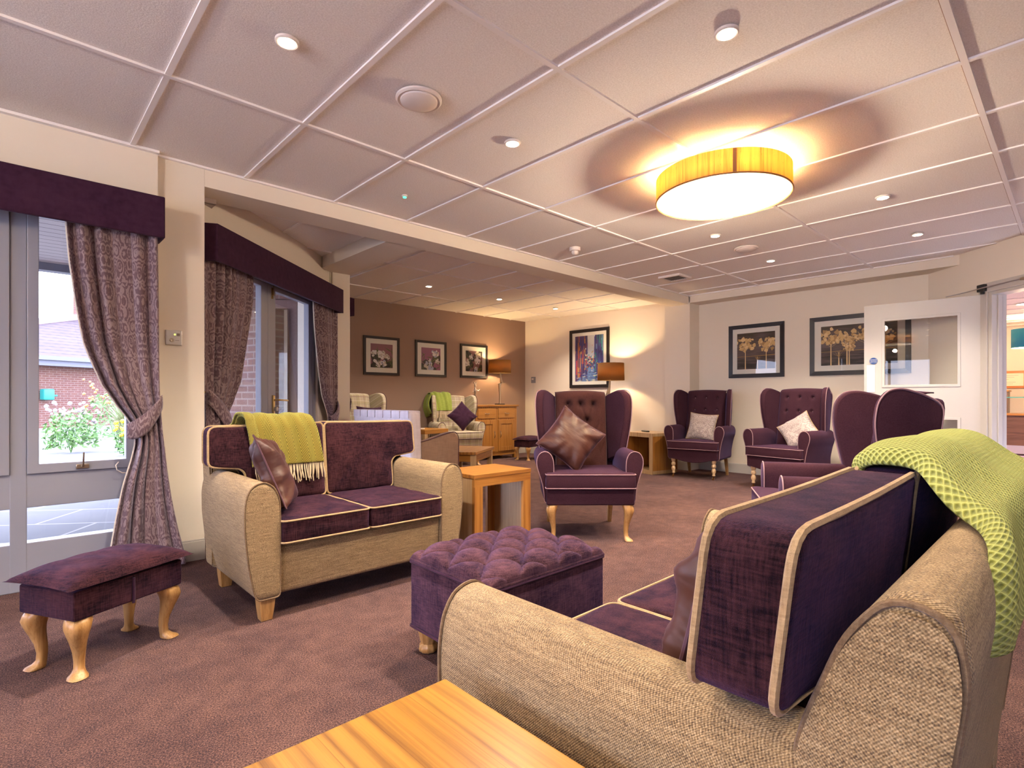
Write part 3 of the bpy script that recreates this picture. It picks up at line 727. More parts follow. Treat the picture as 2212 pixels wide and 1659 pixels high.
# ------------------------------------------------------------------ room
build_materials()
MT['chenille_l'] = fabric('plum_chenille_light', (.013, .004, .007), (.095, .040, .050), lo=.40, hi=.60, fine=300, weave=1100, mott=9, nscale=80, bump=.8, sheen=.18, sheen_tint=(.42, .32, 1, 1), stretch=.2)
MAIN = [(-4, -3), (5.42, -3), (5.42, -.68), (7.04, 1.09), (7.04, 3.67), (-4, 3.67)]
ALC = [(.64, 3.67), (.85, 3.90), (2.40, 5.34), (2.66, 5.34), (2.20, 6.97), (7.06, 6.97), (7.06, 3.67)]
def poly(bm, pts, z, z1=None):
    a = [bm.verts.new((x, y, z)) for x, y in pts]; bm.faces.new(a)
    if z1 is not None:
        b = [bm.verts.new((x, y, z1)) for x, y in pts]; bm.faces.new(b)
        for k in range(len(pts)): bm.faces.new((a[k], a[(k + 1) % len(pts)], b[(k + 1) % len(pts)], b[k]))
bm = nb(); poly(bm, MAIN, 0, -.1); poly(bm, ALC, 0, -.1); struct(mobj('floor', bm, 'carpet', smooth=False))
def clip(pts, ax, val):
    xs = []; m = len(pts)
    for i in range(m):
        a, b = pts[i], pts[(i + 1) % m]
        if (a[ax] - val) * (b[ax] - val) < 0: t = (val - a[ax]) / (b[ax] - a[ax]); xs.append(a[1 - ax] + t * (b[1 - ax] - a[1 - ax]))
    xs.sort(); return list(zip(xs[::2], xs[1::2]))
bm = nb(); poly(bm, MAIN, CE + .010, CE + .06); poly(bm, ALC, CE + .010, CE + .06)
nf = len(bm.faces)
for P, ys in ((MAIN, [2.729 - 1.2 * k for k in range(5)]), (ALC, [4.94, 6.14])):
    for y in ys:
        for a, b in clip(P, 1, y): box(bm, a, b, y - .012, y + .012, CE, CE + .011, mi=1)
    for k in range(-8, 12):
        x = .514 + .6 * k
        for a, b in clip(P, 0, x): box(bm, x - .012, x + .012, a, b, CE + .001, CE + .011, mi=1)
# fine brown strips painting in a shadow line beside each runner
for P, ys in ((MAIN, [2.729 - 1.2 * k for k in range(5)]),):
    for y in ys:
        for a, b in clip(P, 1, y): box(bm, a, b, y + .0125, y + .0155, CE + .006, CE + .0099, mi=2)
box(bm, -4, .64, 3.60, 3.63, CE - .004, CE + .01, mi=1); box(bm, .64, 6.78, 3.65, 3.67, CE - .002, CE + .01, mi=1); box(bm, 6.765, 6.785, .85, 3.66, CE - .002, CE + .01, mi=1)
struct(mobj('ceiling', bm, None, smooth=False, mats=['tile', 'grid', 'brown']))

def wall(name, p0, p1, mat, holes=(), th=.2, z0=0, z1=CE + .05, out=None):
    d = Vector(p1) - Vector(p0); L = d.length; bm = nb()
    xs = sorted({0, L, *[h[0] for h in holes], *[h[1] for h in holes]})
    for a, b in zip(xs, xs[1:]):
        hs = [h for h in holes if h[0] <= a + 1e-6 and h[1] >= b - 1e-6]
        if not hs: box(bm, a, b, 0, th, z0, z1)
        else:
            h = hs[0]
            if h[2] > z0 + 1e-3: box(bm, a, b, 0, th, z0, h[2])
            if h[3] < z1 - 1e-3: box(bm, a, b, 0, th, h[3], z1)
    bmesh.ops.remove_doubles(bm, verts=bm.verts, dist=1e-5)
    o = mobj(name, bm, mat, smooth=False); o.location = (*p0, 0); o.rotation_euler = (0, 0, math.atan2(d.y, d.x)); return struct(o)
wall('wall_left', (-4, 3.63), (.637, 3.63), 'wall', [(.6, 2.1, 0, 2.02), (2.75, 4.56, 0, 2.02)])
bm = bx(.637, .885, 3.67, 3.90, 0, CE + .05); struct(mobj('wall_pier', bm, 'wall', smooth=False))
wall('wall_bay', (.885, 3.864), (2.432, 5.292), 'wall', [(.05, 1.80, 0, 1.95)])
bm = bx(2.43, 2.62, 5.24, 5.42, 0, CE + .05); struct(mobj('wall_bay_pier', bm, 'wall', smooth=False))
AE = Vector((-.45, 1.65)).normalized()
wall('wall_alcove_left', (2.61, 5.32), (2.16, 6.97), 'wall', [(.20, .74, .25, 1.95)], th=.2)
wall('wall_far', (2.1, 6.95), (7.2, 6.95), 'brown')
wall('wall_alcove_right', (6.90, 6.95), (7.03, 4.0), 'wall')
bm = bx(6.78, 7.25, 3.648, 4.03, 0, CE + .05); struct(mobj('wall_column', bm, 'wall', smooth=False))
wall('wall_right', (7.04, 3.66), (7.04, 1.09), 'wall')
e2 = Vector((-.676, -.737)).normalized()
p0 = Vector((7.04, 1.09)); p1 = p0 + e2 * 2.4
wall('wall_entrance', p0, p1, 'wall', [(.70, 1.62, 0, 1.955)], th=.14)
wall('wall_side', p1, (p1.x, -3), 'wall'); wall('wall_back', (p1.x, -3), (-4, -3), 'wall')
wall('wall_rear', (-4, -3), (-4, 3.7), 'wall', [(1.2, 3.0, .5, 2.05), (3.8, 5.6, .5, 2.05)])
bm = nb(); poly(bm, [(6.78, 3.66), (7.1, 3.66), (7.1, 1.155), (6.78, .807)], 2.285, CE + .02); struct(mobj('trim_1', bm, 'wall', smooth=False))
struct(mobj('trim_2', bx(.886, 6.79, 3.67, 3.93, 2.27, CE + .02), 'wall', smooth=False))
bm = nb(); poly(bm, [(2.28, 3.92), (2.62, 3.92), (2.62, 5.26), (2.43, 5.26), (2.28, 5.14)], 2.27, CE + .02); struct(mobj('trim_3', bm, 'wall', smooth=False))
def skirt(name, p0, p1, holes=()):
    d = Vector(p1) - Vector(p0); bm = nb(); L = d.length; xs = [0] + [q for h in holes for q in h] + [L]
    for a, b in zip(xs[::2], xs[1::2]): box(bm, a, b, -.016, 0, 0, .115); box(bm, a, b, -.010, 0, .115, .125)
    o = mobj(name, bm, 'white', smooth=False, bevel=.002); o.location = (*p0, 0); o.rotation_euler = (0, 0, math.atan2(d.y, d.x)); struct(o)
skirt('baseboard_pier', (.56, 3.63), (.637, 3.63)); skirt('baseboard_column', (.64, 3.67), (.885, 3.67)); skirt('baseboard_far', (2.2, 6.95), (6.9, 6.95))
skirt('baseboard_alcove', (6.895, 6.95), (7.02, 4.03)); skirt('baseboard_right', (7.04, 3.64), (7.04, 1.12)); skirt('baseboard_entrance', p0, p1, [(.62, 1.70)]); skirt('baseboard_pillar', (6.78, 4.02), (6.78, 3.65))

def attach(o, parent):
    o.matrix_basis = parent.matrix_basis.inverted() @ o.matrix_basis; o.parent = parent
    if 'category' in o: del o['category']
    if 'group' in o: del o['group']
# ---- tall glazed window beside the footstool
w = bpy.data.objects.new('window_1', None); link(w); struct(w); w.location = (0, 3.66, 0)
def win_frame(parent, bays, z1=2.02):
    bm = nb()
    x0 = bays[0][0]; x1 = bays[-1][1]
    for a, b in bays:
        for q in (a, b): pass
    posts = [(-1.25, -1.19), (-.62, -.555), (.016, .081), (.535, .56)]
    for a, b in posts: box(bm, a, b, .0, .085, 0, z1)
    box(bm, -1.25, .56, .002, .083, 0, .242); box(bm, -1.25, .56, .002, .083, .42, .592); box(bm, -1.25, .56, .002, .083, 1.96, z1)
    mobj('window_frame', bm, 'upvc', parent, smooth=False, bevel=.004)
    for a, b in ((-1.19, -.62), (-.555, .016), (.081, .535)):
        bm = nb(); loft(bm, [[Vector((x, y, z)) for x, z in P] for P, y in (([(a, .592), (b, .592), (b, 1.96), (a, 1.96)], .01), ([(a, .592), (b, .592), (b, 1.96), (a, 1.96)], -.012), ([(a + .045, .64), (b - .045, .64), (b - .045, 1.915), (a + .045, 1.915)], -.012), ([(a + .045, .64), (b - .045, .64), (b - .045, 1.915), (a + .045, 1.915)], .05))], cap=False)
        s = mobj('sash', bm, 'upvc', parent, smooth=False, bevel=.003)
        mobj('pane', bx(a + .044, b - .044, .03, .036, .639, 1.916), 'glass', s, smooth=False)
        mobj('lower_pane', bx(a, b, .04, .046, .24, .422), 'glass', parent, smooth=False)
win_frame(w, [(-1.25, .56)])
hd = thing('window_latch', 'bronze window latch with upright lever on the sash rail', 'latch', (.30, 3.648, .615))
bm = nb(); box(bm, -.028, .028, -.010, 0, -.012, .012); mobj('plate', bm, 'silver', hd, bevel=.003)
bm = nb(); tube(bm, [(0, -.014, 0), (.002, -.022, .02), (.004, -.02, .075)], .005, 8, rad=[.008, .005, .004]); mobj('lever', bm, 'silver', hd)
cb = nb(); tube(cb, [(.455, 3.642, .625), (.44, 3.62, .61), (.445, 3.615, .585), (.47, 3.63, .565), (.50, 3.645, .56)], .0028, 6); attach(mobj('restrictor_cable', cb, 'plastic'), w); attach(hd, w)
w3 = bpy.data.objects.new('window_3', None); link(w3); struct(w3); w3.location = (-2.65, 3.66, 0)  # unseen extra window, added for more daylight from the left
bm = nb()
for a in (-.75, -.03, .69): box(bm, a, a + .06, 0, .08, 0, 2.02)
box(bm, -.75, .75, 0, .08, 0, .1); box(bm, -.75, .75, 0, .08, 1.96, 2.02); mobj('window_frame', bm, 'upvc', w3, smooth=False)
mobj('pane', bx(-.7, .7, .03, .036, .1, 1.97), 'glass', w3, smooth=False)
for i, yy in enumerate((-.9, 1.7)):  # unseen rear windows, added to let in frontal daylight fill
    w4 = bpy.data.objects.new('window_%d' % (4 + i), None); link(w4); struct(w4); w4.location = (-4.1, yy, 0)
    bm = nb()
    for a in (-.9, -.03, .84): box(bm, -.04, .04, a, a + .06, .5, 2.05)
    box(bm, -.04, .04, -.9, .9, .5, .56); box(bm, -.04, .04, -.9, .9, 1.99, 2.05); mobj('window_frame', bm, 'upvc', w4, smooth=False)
    mobj('pane', bx(-.003, .003, -.88, .88, .55, 2.0), 'glass', w4, smooth=False)

# ---- french doors in the angled bay
BE = Vector((.735, .678)).normalized(); BR = math.atan2(BE.y, BE.x); BN = Vector((BE.y, -BE.x)); B0 = Vector((.885, 3.864))
d1 = bpy.data.objects.new('door_1', None); link(d1); struct(d1); d1.location = (*B0, 0); d1.rotation_euler = (0, 0, BR)
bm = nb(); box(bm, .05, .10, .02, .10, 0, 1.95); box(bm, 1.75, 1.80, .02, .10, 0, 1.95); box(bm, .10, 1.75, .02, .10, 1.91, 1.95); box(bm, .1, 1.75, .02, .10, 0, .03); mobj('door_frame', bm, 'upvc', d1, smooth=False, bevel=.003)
for a, b, sl, sr in ((.10, .925, .08, .10), (.928, 1.75, .12, .085)):
    bm = nb(); I = [(a + sl, .22), (b - sr, .22), (b - sr, 1.87), (a + sl, 1.87)]; O = [(a, .03), (b, .03), (b, 1.908), (a, 1.908)]
    loft(bm, [[Vector((x, y, z)) for x, z in P] for P, y in ((O, .075), (O, .028), (I, .028), (I, .075))], cap=False)
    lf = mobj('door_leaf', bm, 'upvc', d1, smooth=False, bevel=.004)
    mobj('pane', bx(a + sl - .002, b - sr + .002, .05, .056, .218, 1.872), 'glass', lf, smooth=False)
hd0 = hd = thing('door_handle', 'brass lever handle on the glazed garden door', 'handle', (*(B0 + BE * 1.0), .93), BR)
bm = nb(); box(bm, -.014, .014, .012, .028, -.10, .075); mobj('backplate', bm, 'brass', hd, bevel=.004)
bm = nb(); tube(bm, [(0, .015, .035), (0, -.03, .035), (.02, -.04, .035), (.12, -.042, .03)], .008, 8); mobj('lever', bm, 'brass', hd)
bm = nb(); tube(bm, [(0, .01, -.04), (0, -.012, -.04)], .018, 12); mobj('key_cylinder', bm, 'silver', hd)
bt = thing('door_bolt', 'small brass bolt at the top of the glazed garden door', 'bolt', (*(B0 + BE * .985), 1.84), BR)
bm = nb(); box(bm, -.008, .008, .018, .028, -.045, .045); tube(bm, [(0, .012, -.02), (0, .012, .06)], .005, 8); mobj('slide', bm, 'brass', bt)

attach(hd0, d1); attach(bt, d1)
# alcove window (brown outside)
w2 = bpy.data.objects.new('window_2', None); link(w2); struct(w2); w2.location = (2.61, 5.32, 0); w2.rotation_euler = (0, 0, math.atan2(AE.y, AE.x))
bm = nb()
for a, b in ((.20, .25), (.44, .49), (.69, .74)): box(bm, a, b, .09, .16, .25, 1.95)
box(bm, .25, .69, .09, .16, .25, .32); box(bm, .25, .69, .09, .16, 1.89, 1.95); mobj('window_frame', bm, 'brownpvc', w2, smooth=False, bevel=.004)
mobj('pane', bx(.25, .69, .12, .126, .32, 1.89), 'mirror_glass', w2, smooth=False)
# outer brick skin of the alcove
bm = nb()
for a, b, z0_, z1_ in ((.08, .20, 0, 2.24), (.74, 2.6, 0, 2.24), (.20, .74, 0, .25), (.20, .74, 1.95, 2.24)): box(bm, a, b, .205, .31, z0_, z1_)
o = mobj('wall_outer', bm, 'brick', smooth=False); o.location = (2.61, 5.32, 0); o.rotation_euler = (0, 0, math.atan2(AE.y, AE.x)); struct(o)

# ---- entrance door (open leaf) and lining
d2 = bpy.data.objects.new('door_2', None); link(d2); struct(d2); ER = math.atan2(e2.y, e2.x); d2.location = (*p0, 0); d2.rotation_euler = (0, 0, ER)
bm = nb(); box(bm, .615, .70, -.018, 0, 0, 2.04); box(bm, 1.62, 1.705, -.018, 0, 0, 2.04); box(bm, .70, 1.62, -.018, 0, 1.955, 2.04)
box(bm, .70, .732, 0, .14, 0, 1.955); box(bm, 1.588, 1.62, 0, .14, 0, 1.955); box(bm, .732, 1.588, 0, .14, 1.925, 1.955); box(bm, .732, .745, .05, .09, 0, 1.93)
mobj('door_frame', bm, 'white', d2, smooth=False, bevel=.004)
H = Vector((6.600, .6215)); LE = Vector((-.083, .9966)); lr = math.atan2(LE.y, LE.x)
d3 = bpy.data.objects.new('door_3', None); link(d3); struct(d3); d3.location = (*H, 0); d3.rotation_euler = (0, 0, lr)
# local x along the leaf, camera side is +y
bm = nb(); xs = [0, .172, .756, .928]; zs = [.01, .25, .78, 1.11, 1.775, 1.942]
for i in range(3):
    for j in range(5):
        if i == 1 and j in (1, 3): continue
        box(bm, xs[i], xs[i + 1], -.044, 0, zs[j], zs[j + 1])
bmesh.ops.remove_doubles(bm, verts=bm.verts, dist=1e-5)
lf = mobj('door_leaf', bm, 'white', d3, smooth=False)
for za, zb in ((.25, .78), (1.11, 1.775)):
    bm = nb(); O = [(.154, za - .018), (.774, za - .018), (.774, zb + .018), (.154, zb + .018)]; I = [(.178, za + .006), (.750, za + .006), (.750, zb - .006), (.178, zb - .006)]
    loft(bm, [[Vector((x, y, z)) for x, z in P] for P, y in ((O, 0), (O, .008), (I, .008), (I, -.02))], cap=False); mobj('bead', bm, 'white', lf, smooth=False, bevel=.002)
    mobj('vision_panel', bx(.17, .758, -.025, -.019, za - .002, zb + .002), 'glass', lf, smooth=False)
for z in (.25, 1.03, 1.74):
    bm = nb(); tube(bm, [(-.012, .003, z - .05), (-.012, .003, z + .05)], .007, 8); box(bm, -.045, -.012, -.03, .0, z - .05, z + .05); mobj('hinge', bm, 'steel', lf)
sg = thing('fire_door_disc', 'round blue fire door keep clear disc on the open white door', 'sign', (*(H + LE * .845 + Vector((-.003, 0))), 1.367), lr)
bm = nb(); lathe(bm, [(.036, 0), (.036, .004), (.034, .006)], 32, Matrix.Rotation(R(-90), 4, 'X')); mobj('disc', bm, 'blue', sg, smooth=False)
bm = nb(); lathe(bm, [(.0335, .0062), (.0335, .0068), (.0325, .0068), (.0325, .0062)], 32, Matrix.Rotation(R(-90), 4, 'X'), cap=False); mobj('rim', bm, 'wtext', sg, smooth=False)
def text(body, parent, loc, rot, size, mat, name='lettering', ext=.0004, align='CENTER'):
    cu = bpy.data.curves.new(name, 'FONT'); cu.body = body; cu.size = size; cu.align_x = align; cu.align_y = 'CENTER'; cu.extrude = ext
    tmp = bpy.data.objects.new('tmp', cu); me = bpy.data.meshes.new_from_object(tmp); bpy.data.objects.remove(tmp); me.materials.clear(); me.materials.append(MT[mat])
    o = bpy.data.objects.new(name, me); link(o, parent); o.location = loc; o.rotation_euler = rot; return o
for i, tx in enumerate(('AUTOMATIC', 'FIRE DOOR', 'KEEP CLEAR')): text(tx, sg, (0, .0072, .013 - .013 * i), (R(90), 0, R(180)), .0105, 'wtext')
pp = nb(); box(pp, -.035, .035, 0, .0025, -.14, .14); o = mobj('push_plate', pp, 'steel', bevel=.002); o.location = (*(H + LE * .869 + Vector((-.002, 0))), 1.185); o.rotation_euler = (0, 0, lr); tag(o, 'tall satin metal push plate below the blue door disc', 'push plate')
cl = thing('door_closer', 'dark overhead door closer arm above the open white door', 'door closer', (*(p0 + e2 * .66), 2.0), ER)
bm = nb(); box(bm, -.03, .045, -.05, -.018, -.035, .03); box(bm, .0, .025, -.045, -.02, -.06, -.03); mobj('body', bm, 'dark', cl, bevel=.003)
bm = nb(); tube(bm, [(.42, -.03, .0), (.30, -.036, 0), (.005, -.07, -.01), (-.10, -.09, -.02)], .006, 6); tube(bm, [(-.10, -.09, -.02), (-.20, -.20, -.045)], .005, 6); mobj('arm', bm, 'steel', cl)
bm = nb(); box(bm, .38, .46, -.04, -.018, -.012, .012); mobj('bracket', bm, 'silver', cl)

for q in (sg, o, ): attach(q, d3)
attach(cl, d2)
# ------------------------------------------------------------------ reception room beyond the door
RX = 14.4
bm = nb(); poly(bm, [(7.3, 1.7), (14.5, 1.7), (14.5, -4), (5.8, -4), (5.8, -.62), (7.12, .80)], -.002, -.1); struct(mobj('floor_reception', bm, 'purple_floor', smooth=False))
bm = nb(); RP = [(7.25, 1.72), (14.5, 1.72), (14.5, -4), (5.65, -4), (5.65, -.60), (7.25, 1.10)]; poly(bm, RP, CE + .01, CE + .06)
for k in range(13):
    x = 7.3 + .6 * k
    for a, b in clip(RP, 0, x): box(bm, x - .012, x + .012, a, b, CE, CE + .011, mi=1)
for y in (1.3, .1, -1.1, -2.3):
    for a, b in clip(RP, 1, y): box(bm, a, b, y - .012, y + .012, CE, CE + .011, mi=1)
struct(mobj('ceiling_reception', bm, None, smooth=False, mats=['tile', 'grid']))
wall('wall_reception_left', (7.24, 1.7), (14.6, 1.7), 'rec_wall', th=.1); wall('wall_reception_far', (RX, 1.8), (RX, -4), 'rec_wall', th=.1); wall('wall_reception_right', (RX, -4), (5.6, -4), 'rec_wall', th=.1)
wall('wall_reception_near', (5.55, -4), (5.55, -.75), 'rec_wall', th=.04)
dk = thing('reception_desk', 'walnut reception desk seen through the doorway with metal kick strip', 'desk', (12.75, -.6, 0))
mobj('front_panel', bx(0, .03, -1.9, 2.0, .17, .69), 'walnut', dk, smooth=False); mobj('kick_strip', bx(-.01, .03, -1.9, 2.0, .03, .17), 'steel', dk, smooth=False); mobj('desk_top', bx(-.03, .65, -1.92, 2.02, .69, .725), 'oak_y', dk, smooth=False, bevel=.003)
mobj('side_panel', bx(.03, .65, 1.97, 2.0, 0, .69), 'walnut', dk, smooth=False); mobj('side_panel', bx(.03, .65, -1.9, -1.87, 0, .69), 'walnut', dk, smooth=False)
gs = thing('glass_shelf', 'green edged glass counter shelf raised on silver posts above reception desk', 'shelf', (12.85, .9, .725))
mobj('shelf', bx(-.12, .2, -1.4, .45, .27, .29), plain('green_glass_edge', (.10, .34, .28), .15), gs, smooth=False)
for y in (.20, -.30, -1.2): mobj('post', bx(-.03, .05, y - .05, y + .05, 0, .27), 'steel', gs, smooth=False, bevel=.004)
cbn = thing('wooden_cabinet', 'brown wooden cabinet standing behind the reception desk', 'cabinet', (13.9, 1.15, 0)); mobj('carcass', bx(-.25, .3, -.22, .4, 0, 1.12), 'walnut', cbn, smooth=False); mobj('cabinet_top', bx(-.27, .32, -.24, .42, 1.12, 1.145), 'oak_y', cbn, smooth=False)
t = thing('certificate', 'orange framed certificate on the reception wall', 'certificate', (RX, .98, 1.36), R(-90))
bm = nb(); O = [(-.28, -.17), (.28, -.17), (.28, .17), (-.28, .17)]; I = [(-.235, -.125), (.235, -.125), (.235, .125), (-.235, .125)]
loft(bm, [[Vector((x, y, z)) for x, z in P] for P, y in ((O, 0), (O, -.03), (I, -.03), (I, -.01))], cap=False); mobj('frame', bm, plain('orange_wood', (.45, .13, .02), .4), t, smooth=False)
mobj('paper', bx(-.24, .24, -.012, -.008, -.13, .13), 'paper', t, smooth=False)
bm = nb()
for z, l in ((.08, .16), (.045, .10), (.0, .02), (-.05, .12), (-.085, .08)): box(bm, -l, l, -.0135, -.012, z - .003, z + .003)
mobj('printed_lines', bm, 'grey', t, smooth=False)
pn = thing('pendant_lamp', 'turquoise drum pendant lamp hanging in the reception room', 'lamp', (12.73, .58, CE))
bm = nb(); lathe(bm, [(.05, -.0), (.05, -.02), (.012, -.04)], 20); tube(bm, [(0, 0, -.02), (0, 0, -.25)], .006, 8); mobj('cable', bm, 'brass', pn)
bm = nb(); lathe(bm, [(.24, -.52), (.24, -.20)], 40, cap=False); mobj('lamp_shade', bm, plain('turquoise_shade', (.0, .19, .33), .6), pn, solid=.004)
bm = nb(); lathe(bm, [(.235, -.515), (.235, -.505)], 40); mobj('diffuser', bm, 'diffuser', pn)
light('bulb_light', 'POINT', (12.73, .63, CE - .12), 14, (1, .72, .38), .05, pn); light('bulb_light', 'POINT', (12.73, .63, CE - .60), 40, (1, .70, .38), .08, pn); 
for i, (x, y) in enumerate(((10.9, .56), (9.7, -1.0), (12.0, -1.6))):
    l = thing('downlight', ['round recessed downlight seen through the doorway nearest reception ceiling', 'round recessed downlight further right over the reception floor', 'round recessed downlight over the far end of the reception desk'][i], 'downlight', (x, y, CE), 0, 'reception downlights')
    bm = nb(); lathe(bm, [(.10, .005), (.10, -.006), (.085, -.006)], 24); mobj('trim_ring', bm, 'plastic', l); bm = nb(); lathe(bm, [(.083, -.007), (.083, -.002)], 24); mobj('lens', bm, 'lens', l)
    light('bulb_light', 'SPOT', (x, y, CE - .03), 130, (1, .84, .78), .08, l, spot=R(150))

# ------------------------------------------------------------------ ceiling fittings
spots = {(.806, 2.14): 'nearest downlight at the upper left of the ceiling', (2.012, .93): 'nearest downlight at the upper right of the ceiling', (2.023, 2.136): 'downlight between the dome speaker and the wooden drum light', (4.436, .94): 'downlight to the right of the wooden drum light', (4.431, 2.148): 'downlight just beyond the wooden drum light', (5.645, .948): 'downlight nearest the open white door', (5.638, 2.149): 'downlight beside the smaller flush speaker near the far bulkhead',
         (3.824, 5.55): 'leftmost of the three alcove downlights', (5.03, 5.58): 'middle of the three alcove downlights', (6.18, 5.56): 'alcove downlight nearest the street painting'}
hid = [(-.4, .94), (-.4, 2.14), (.8, .94), (.8, -.26), (-1.6, .94), (-2.8, -1.4), (2.0, -1.4), (4.4, -1.4), (3.2, -.26)]
DL = []
for i, (p, lb) in enumerate(list(spots.items()) + [(h, None) for h in hid]):
    alc = p[1] > 4
    l = thing('downlight', 'round white recessed ' + lb if lb else 'round white recessed downlight in the ceiling behind the camera', 'downlight', (p[0], p[1], CE), 0, 'recessed ceiling downlights')
    bm = nb(); lathe(bm, [(.045, .004), (.045, -.005), (.040, -.008), (.034, -.006)], 24); mobj('trim_ring', bm, 'plastic', l)
    bm = nb(); lathe(bm, [(.033, -.0075), (.033, -.003)], 24); mobj('lens', bm, 'lens', l)
    light('bulb_light', 'SPOT', (p[0], p[1], CE - .02), (95 if i in (0, 2) else 85) if (lb and not alc) else (60 if alc else 22), (1, .86, .69), .035, l, spot=R(118), blend=.75)
dr = thing('drum_ceiling_light', 'large round flush ceiling light with glowing wood veneer drum', 'ceiling light', (3.2, 1.51, CE))
bm = nb(); n = 96
a = [bm.verts.new((.388 * math.cos(2 * PI * k / n), .388 * math.sin(2 * PI * k / n), -.172)) for k in range(n)]; b = [bm.verts.new((.388 * math.cos(2 * PI * k / n), .388 * math.sin(2 * PI * k / n), -.036)) for k in range(n)]
for k in range(n): bm.faces.new((a[k], a[(k + 1) % n], b[(k + 1) % n], b[k]))
mobj('drum_shade', bm, 'veneer', dr, solid=.002)
bm = nb(); tube(bm, [(.389 * math.cos(2 * PI * k / 72), .389 * math.sin(2 * PI * k / 72), -.173) for k in range(72)], .005, 8, closed=True); mobj('lower_rim', bm, plain('brown_rim', (.30, .14, .04), .5), dr)
sa = R(203); bm = nb(); box(bm, .3885, .392, -.010, .010, -.17, -.04); o = mobj('seam_strip', bm, plain('brown_seam', (.28, .13, .05), .5), dr, smooth=False); o.rotation_euler = (0, 0, R(215))
bm = nb(); lathe(bm, [(.384, -.170), (.384, -.163)], 72); mobj('diffuser', bm, 'diffuser', dr)
bm = nb(); lathe(bm, [(.15, 0), (.15, -.035), (.145, -.04)], 32); mobj('ceiling_plate', bm, 'plastic', dr)
for k in range(4):
    a = PI / 4 + k * PI / 2; light('bulb_light', 'POINT', (3.2 + .25 * math.cos(a), 1.51 + .25 * math.sin(a), CE - .085), 6.5, (1, .66, .28), .03, dr)
light('bulb_light', 'POINT', (3.2, 1.51, CE - .31), 40, (1, .80, .57), .04, dr)  # added fill light hung below the diffuser to reach the ceiling, not a bulb
dr_fill = copy_tree(dr); dr_fill.location = (-1.6, 1.51, CE); dr_fill['label'] = 'unseen wood veneer drum light added behind the camera for fill'  # unseen copy of the drum, added to brighten ceiling and walls
sp = thing('dome_speaker', 'domed white ceiling speaker near the nearest left downlight', 'speaker', (1.411, 2.128, CE), 0, 'ceiling speakers')
bm = nb(); lathe(bm, [(.107, .004), (.107, -.004), (.098, -.010), (.088, -.006)], 48); mobj('rim', bm, 'plastic', sp)
bm = nb(); lathe(bm, [(.087, -.004), (.085, -.014), (.07, -.022), (.04, -.028), (.001, -.030)], 48); mobj('grille', bm, 'plastic', sp)
sp2 = copy_tree(sp); sp2.location = (5.02, 2.135, CE); sp2['label'] = 'flush white ceiling speaker beyond the wooden drum light'
ld = thing('emergency_led', 'tiny glowing green emergency light set in a ceiling tile', 'emergency light', (2.015, 3.216, CE + .008))
bm = nb(); lathe(bm, [(.019, .002), (.019, -.008), (.014, -.010)], 20); mobj('rim', bm, 'plastic', ld); bm = nb(); lathe(bm, [(.013, -.009), (.011, -.016), (.003, -.018)], 16); mobj('led', bm, 'led', ld)
sm = thing('smoke_detector', 'white smoke detector under the ceiling near the beam', 'smoke detector', (3.862, 3.231, CE + .008))
bm = nb(); lathe(bm, [(.052, 0), (.052, -.028), (.046, -.034)], 32); mobj('base', bm, 'plastic', sm)
bm = nb(); lathe(bm, [(.034, -.034), (.034, -.052), (.028, -.062), (.012, -.068), (.001, -.069)], 24, flute=6, fd=.12); mobj('sensor_head', bm, 'plastic', sm)
vt = thing('ceiling_vent', 'square recessed ceiling vent with grey grille near far beam', 'vent', (5.62, 3.21, CE))
bm = nb(); O = [(-.135, -.135), (.135, -.135), (.135, .135), (-.135, .135)]; I = [(-.105, -.105), (.105, -.105), (.105, .105), (-.105, .105)]
loft(bm, [[Vector((x, y, z)) for x, y in P] for P, z in ((O, .012), (O, -.012), (I, -.012), (I, .004))], cap=False); mobj('frame', bm, 'plastic', vt, smooth=False)
bm = nb(); box(bm, -.105, .105, -.105, .105, .001, .004)
for k in range(10): box(bm, -.105, .105, -.1 + .021 * k, -.094 + .021 * k, -.006, .001)
mobj('grille', bm, 'vent', vt, smooth=False)
sw = thing('switch_panel', 'brushed metal key switch panel on the pier beside the curtain', 'switch', (.723, 3.67, 1.334))
mobj('faceplate', bx(-.042, .042, -.010, 0, -.044, .044), 'steel', sw, smooth=False, bevel=.003)
bm = nb(); tube(bm, [(-.012, -.010, -.016), (-.012, -.016, -.016)], .012, 14); tube(bm, [(-.018, -.016, -.018), (-.016, -.02, -.018)], .005, 10); mobj('key_lock', bm, 'silver', sw)
bm = nb(); tube(bm, [(.004, -.009, .018), (.004, -.013, .018)], .0045, 12); mobj('indicator', bm, 'led_y', sw)
bm = nb(); box(bm, .014, .030, -.0108, -.010, .010, .026); box(bm, .006, .026, -.0108, -.010, -.017, -.015); mobj('marking', bm, 'vent', sw, smooth=False)
sk = thing('wall_switch', 'small grey wall switch with hanging cords by the alcove corner', 'switch', (6.905, 6.742, 1.32), R(-90 + 2.5))
mobj('faceplate', bx(-.05, .05, -.01, 0, -.055, .055), 'grey', sk, smooth=False, bevel=.002); mobj('rocker', bx(-.03, .01, -.015, -.01, 0, .03), 'plastic', sk, smooth=False)
bm = nb(); tube(bm, [(-.02, -.008, -.05), (-.025, -.006, -.3), (-.02, -.004, -.5)], .002, 5); tube(bm, [(.02, -.008, -.05), (.022, -.006, -.3), (.03, -.004, -.48)], .002, 5); mobj('cord', bm, 'plastic', sk)

